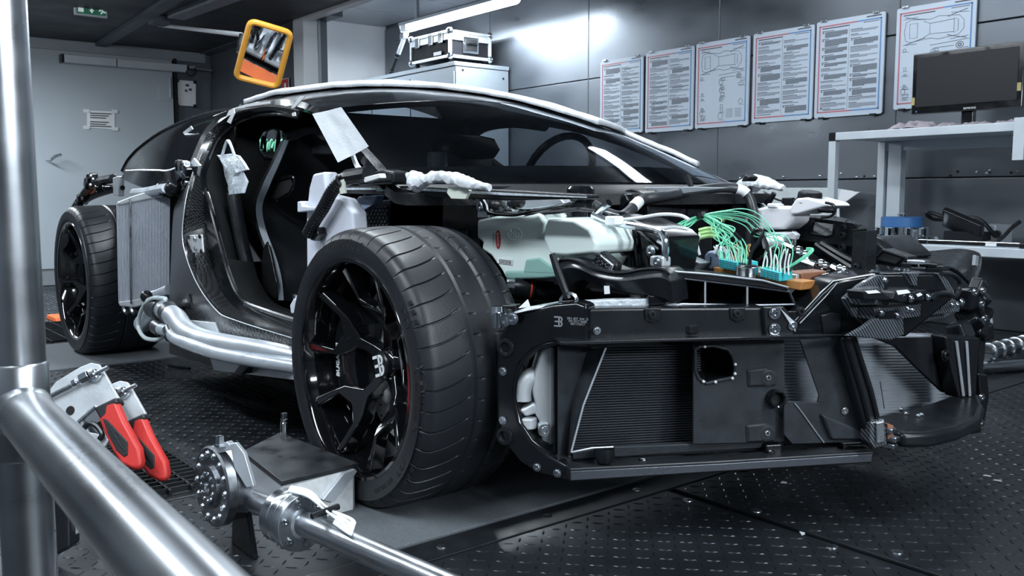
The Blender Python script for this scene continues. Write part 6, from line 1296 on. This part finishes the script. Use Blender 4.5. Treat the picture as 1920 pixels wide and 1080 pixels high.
# ------------------------------------------------------------------ toggle clamps with red grips
def clamp(pl,dx,dy,s,label,nb):
    f=lambda pts: [at(74+ (p[0]-74)*s+dx, 640+(p[1]-640)*s+dy, pl=pl) for p in pts]
    n=pl[1]; t=thing('toggle_clamp',label,'clamp',f([(230,880)])[0],'steel clamps with red grips')
    MB().prism(f([(84,742),(105,715),(150,688),(170,680),(185,683),(196,700),(222,746),(190,770),(183,765),(165,770),(152,790),(165,810),(190,815),(205,825),(196,838),(170,820),(140,800),(118,778)]),-n*.010).build('plate','alu_cast',t,.002)
    for k,p in enumerate(((132,770),)): MB().lathe(f([p])[0]+n*.0006,n,[(0,.012),(.0005,.012),(.0005,.0001)],18).build('hole','dark_void',t)
    a,b=f([(85,752),(208,690)]); m=MB().tube([a+n*.012,b+n*.012],.0055,10).build('threaded_rod','steel',t)
    for k in range(22): c=a.lerp(b,.02+k*.020)+n*.012; MB().lathe(c,(b-a),[(-.001,.0055),(0,.0066),(.001,.0055)],10).build('thread',"bolt_black",t)
    q=f([(166,708)])[0]+n*.012; MB().lathe(q-(b-a).normalized()*.014,(b-a),[(0,.0001),(0,.014),(.024,.015),(.028,.011),(.028,.0001)],6).build('nut','chrome',t,.001); q=f([(146,719)])[0]+n*.012; MB().lathe(q,(b-a),[(-.006,.0001),(-.006,.010),(.006,.010),(.006,.0001)],6).build('nut','chrome',t,.001); MB().lathe(q.lerp(f([(176,704)])[0]+n*.012,1.0),(b-a),[(0,.013),(.010,.012),(.010,.0001)],14).build('washer','steel',t)
    q=f([(180,705)])[0]+n*.004; MB().lathe(q,n,[(0,.017),(.006,.016),(.007,.010),(.007,.0001)],16).build('pivot','chrome',t)
    mp0=f([(112,765)])[0]-n*.016; MB().tube([mp0,Vector((mp0.x,mp0.y,.006))],.012,12).build('mount_post','steel_brushed',t); MB().cyl((mp0.x,mp0.y,.004),(mp0.x,mp0.y,.016),.035,seg=20).build('mount_foot','black_satin',t,.002)
    c2=f([(150,792),(183,763)]); MB().tube([c2[0]+n*.006,c2[1]+n*.006],.005,8).build('lower_rod','steel',t)
    MB().tube(spline([p+n*.008 for p in f([(160,805),(170,795),(185,800),(195,815),(190,825)])],4),.007,8).build('hook','black_satin',t)
    g=[(183,765),(222,747),(240,790),(268,840),(272,865),(268,880),(255,882),(232,872),(215,845),(195,800)]
    gp=f(g); c=sum(gp,Vector())/len(gp)
    MB().prism([p+n*.016 for p in gp],-n*.026).build('grip','red_grip',t,.011,4)
    def inl(pts,nm,mt,o): MB().prism([p+n*o for p in f(pts)],-n*.006).build(nm,mt,t,.002)
    MB().prism([p+n*.0165 for p in f([(182,766),(224,746),(228,758),(210,764),(208,778),(196,790)])],-n*.035).build('grip_collar','grip_black',t,.006,3)
    inl([(200,786),(208,788),(247,830),(247,854),(240,858),(225,845),(210,815)],'grip_inlay','grip_black',.019)
    for k in range(3): inl([(214+k*4,806+k*2),(217+k*4,806+k*2),(236+k*3,838+k*4),(234+k*3,840+k*4)],'grip_rib','black_satin',.021)
    return t
cpl=vplane((-.62,-1.46),(-.40,-1.30))
CN=Vector((.62,-.70,.36)).normalized(); CP0=at(262,884,z=.085)
clamp((CP0,Vector((.62,-.70,.36)).normalized()),0,0,1.0,'front steel toggle clamp with worn red and black grip',0)
clamp((CP0-CN*.085,Vector((.62,-.70,.36)).normalized()),60,36,.94,'rear steel toggle clamp with red and black grip, partly hidden',1)
b0=at(90,720,z=.004); 
bs=thing('clamp_base','dark steel clamp base with round bolt head behind the handrail post','clamp base',(b0.x,b0.y,0))
P=L([(80,880),(128,905),(130,1030),(105,1042),(60,1040)],pl=(Vector((.05,-1.62,0)),Vector((.6,-.75,.2)).normalized()))
MB().prism(P,Vector((-.03,.03,0))).build('block','black_satin',bs,.008); MB().lathe(at(88,914,pl=(Vector((.05,-1.63,0)),Vector((.6,-.75,.2)).normalized())),(.6,-.75,.2),[(0,.014),(.008,.014),(.010,.008),(.004,.007),(.004,.0001)],14).build('bolt','chrome',bs)
P=L([(128,905),(160,940),(150,990),(118,1040),(60,1080),(60,1040),(105,1042)],pl=(Vector((.04,-1.60,0)),Vector((.6,-.75,.2)).normalized())); MB().prism(P,Vector((-.015,.015,0))).build('side_plate','alu_cast',bs,.004)
q=at(180,1010,z=.02); ax=Vector((.3,.9,0)).normalized()
tg=thing('steel_spigot','small turned steel spigot lying on the tread plate','spigot',Vector((q.x,q.y,.004))); MB().lathe(Vector((q.x,q.y,.024)),ax,[(0,.0001),(0,.018),(.006,.019),(.012,.016),(.03,.014),(.06,.012),(.065,.0001)],18).build('body','steel',tg)
# ------------------------------------------------------------------ wheel force fixture: rod, hub, block
W0=at(505,955,z=.125); W1=at(800,1085,z=.125); ax=(W1-W0).normalized()
fx=thing('measuring_strut','steel measuring strut with flanged load cell beside the front wheel','strut',Vector((W0.x,W0.y,0)))
S0=at(462,935,z=.125); 
MB().tube([S0,at(520,958,z=.125)],.0225,24).build('sleeve','steel_brushed',fx,.002); fl=at(555,975,z=.125)
MB().lathe(fl,ax,[(-.05,.0001),(-.05,.051),(-.046,.054),(-.024,.054),(-.022,.052),(-.019,.052),(-.017,.054),(-.002,.054),(0,.051),(.003,.051),(.005,.057),(.022,.057),(.025,.055),(.025,.0001)],40).build('load_cell','steel',fx,.001)
MB().tube([fl+ax*.02,fl+ax*.9],.0235,24).build('rod','steel_brushed',fx); MB().lathe(fl+ax*.024,ax,[(0,.030),(.004,.030),(.006,.0235)],24).build('rod_collar','steel',fx)
u_=ax.cross(Vector((0,0,1))).normalized(); v_=u_.cross(ax)
for k in range(6):
    a=k*pi/3+.3; bolt(fl+ax*.026+(u_*cos(a)+v_*sin(a))*.042,ax,.0062,'chrome',fx)
hn=Vector((.05,-.998,.03)).normalized(); hc=at(398,912,pl=(Vector((.03,-1.40,.125)),hn))
hbk=thing('bearing_hub','drilled steel bearing hub with lever at the end of the measuring strut','bearing hub',Vector((hc.x,hc.y,0)))
MB().lathe(hc,hn,[(-.05,.0001),(-.05,.078),(-.022,.078),(-.018,.084),(.0,.084),(.004,.080),(.004,.045),(.010,.045),(.012,.041),(.012,.013),(.004,.011),(.004,.0001)],44).build('disc','hub_steel',hbk)
u2=hn.cross(Vector((0,0,1))).normalized(); v2=u2.cross(hn)
for k in range(14): a=2*pi*k/14; bolt(hc+hn*.004+(u2*cos(a)+v2*sin(a))*.068,hn,.0055,'chrome',hbk)
for k in range(11): a=2*pi*k/11; bolt(hc+hn*.011+(u2*cos(a)+v2*sin(a))*.029,hn,.0045,'chrome',hbk)
MB().prism([Vector((hc.x-.05,hc.y+.055,.004)),Vector((hc.x+.07,hc.y+.055,.004)),Vector((hc.x+.03,hc.y+.055,.13)),Vector((hc.x-.03,hc.y+.055,.13))],(0,.012,0)).build('pedestal','black_satin',hbk,.003)
lp=(hc+hn*.02+Vector((.02,0,0)),Vector((.6,-.8,.1)).normalized())
MB().prism(L([(430,832),(442,830),(458,850),(476,912),(462,915),(440,880)],pl=lp),-lp[1]*.012).build('lever','alu',hbk,.002); MB().prism(L([(395,838),(425,828),(440,842),(410,850)],pl=lp),-lp[1]*.02).build('lever_foot','alu',hbk,.002)
q=at(413,832,pl=lp); MB().lathe(q+Vector((0,0,-.004)),(0,0,1),[(0,.013),(.004,.013),(.004,.0095),(.020,.0095),(.021,.0001)],6).build('hex_bolt','chrome',hbk)
for yy in (927,955): MB().prism(L([(410,yy+2),(418,yy-6),(440,yy-10),(460,yy-3),(458,yy+3),(438,yy+7),(418,yy+7)],z=.135 if yy<940 else .105),(0,0,-.006)).build('fork','alu',hbk,.0015)
# support block with rubber plate
z1=.12
c4=[at(px,py_,z=z1) for px,py_ in ((455,845),(525,810),(672,868),(528,902))]
bk=thing('support_block','low steel support block with worn black rubber top beside the front wheel','support block',Vector((c4[0].x,c4[0].y,0)))
MB().prism(c4,(0,0,-.012)).build('rubber_plate','rubber_mat',bk,.002)
ce=sum(c4,Vector())/4; c5=[ce+(p-ce)*.94-Vector((0,0,.012)) for p in c4]
for i in range(4):
    a,b=c5[i],c5[(i+1)%4]; MB().prism([a,b,Vector((b.x,b.y,.004)),Vector((a.x,a.y,.004))],((ce-(a+b)/2)*Vector((1,1,0)) if False else Vector(((ce-(a+b)/2).x,(ce-(a+b)/2).y,0)).normalized()*.008)).build('side_plate',['alu','alu','paint_worn','alu'][i],bk,.001)
P=[at(px,py_,y=-1.17) for px,py_ in ((540,905),(655,868),(655,960),(535,1055))]
MB().prism(L([(530,915),(658,880),(658,975),(536,1050)],pl=vplane((c4[3].x,c4[3].y-.012),(c4[2].x,c4[2].y-.012))),Vector((0,.006,0))).build('worn_plate','paint_worn',bk,.001)
sp=vplane((c4[3].x,c4[3].y-.014),(c4[2].x,c4[2].y-.014)); MB().prism(L([(600,935),(640,885),(660,878),(665,882),(620,940)],pl=sp),sp[1]*.012).build('stay','alu',bk,.0015); MB().prism(L([(495,1050),(535,1018),(548,1026),(505,1056)],pl=sp),sp[1]*.012).build('stay','alu',bk,.0015)
so=at(534,816,z=z1); sk_=thing('socket_bit','chrome socket standing on the rubber plate','socket',so)
MB().lathe(so,(0,0,1),[(0,.0001),(0,.0105),(.002,.011),(.034,.011),(.036,.0095),(.040,.0095),(.042,.0105),(.044,.0105),(.044,.0001)],18).build('body','chrome',sk_); MB().box(so+Vector((0,0,.052)),(.013,.013,.018)).build('square_drive','chrome',sk_,.001)
# white cable loops along the strut
for k in range(6):
    o=k*.004; cb2=[fl+ax*(-.03+o)+v_*.050+u_*(.004*k-.01)+v_*.008, fl+ax*(.03+o)+v_*.060+u_*(-.015+.004*k), fl+ax*(.08+o)+v_*(.038+.003*(k%3))+u_*(-.02+.004*k), fl+ax*(.14+.006*k)+v_*(.030+.002*(k%2))+u_*(-.03+.007*k), fl+ax*(.16+.008*k)+v_*.027+u_*(-.02+.007*k), fl+ax*(.12+.005*k)+v_*.034+u_*(-.012+.005*k)]
    MB().tube(spline(cb2,6),.0024,7).build('signal_cable','white_wire',fx)
MB().tube(spline([fl+ax*-.02+v_*.044+u_*.03,fl+ax*.0+v_*.052+u_*.01,fl+ax*.04+v_*.055+u_*-.01],5),.0042,7).build('signal_cable','white_wire',fx)
MB().tube([fl+ax*.10+v_*.040+u_*.03,fl+ax*.10+v_*.044+u_*-.03],.006,6).build('cable_tie','black_satin',fx)
q=at(1000,1,z=.004) if False else None
a=at(315,685,z=.012); b=at(356,691,z=.012)
tag(MB().tube([a,b],.006,10).build('drill_bit','bolt_black'),'thin dark steel bit lying on the floor behind the clamps','drill bit')
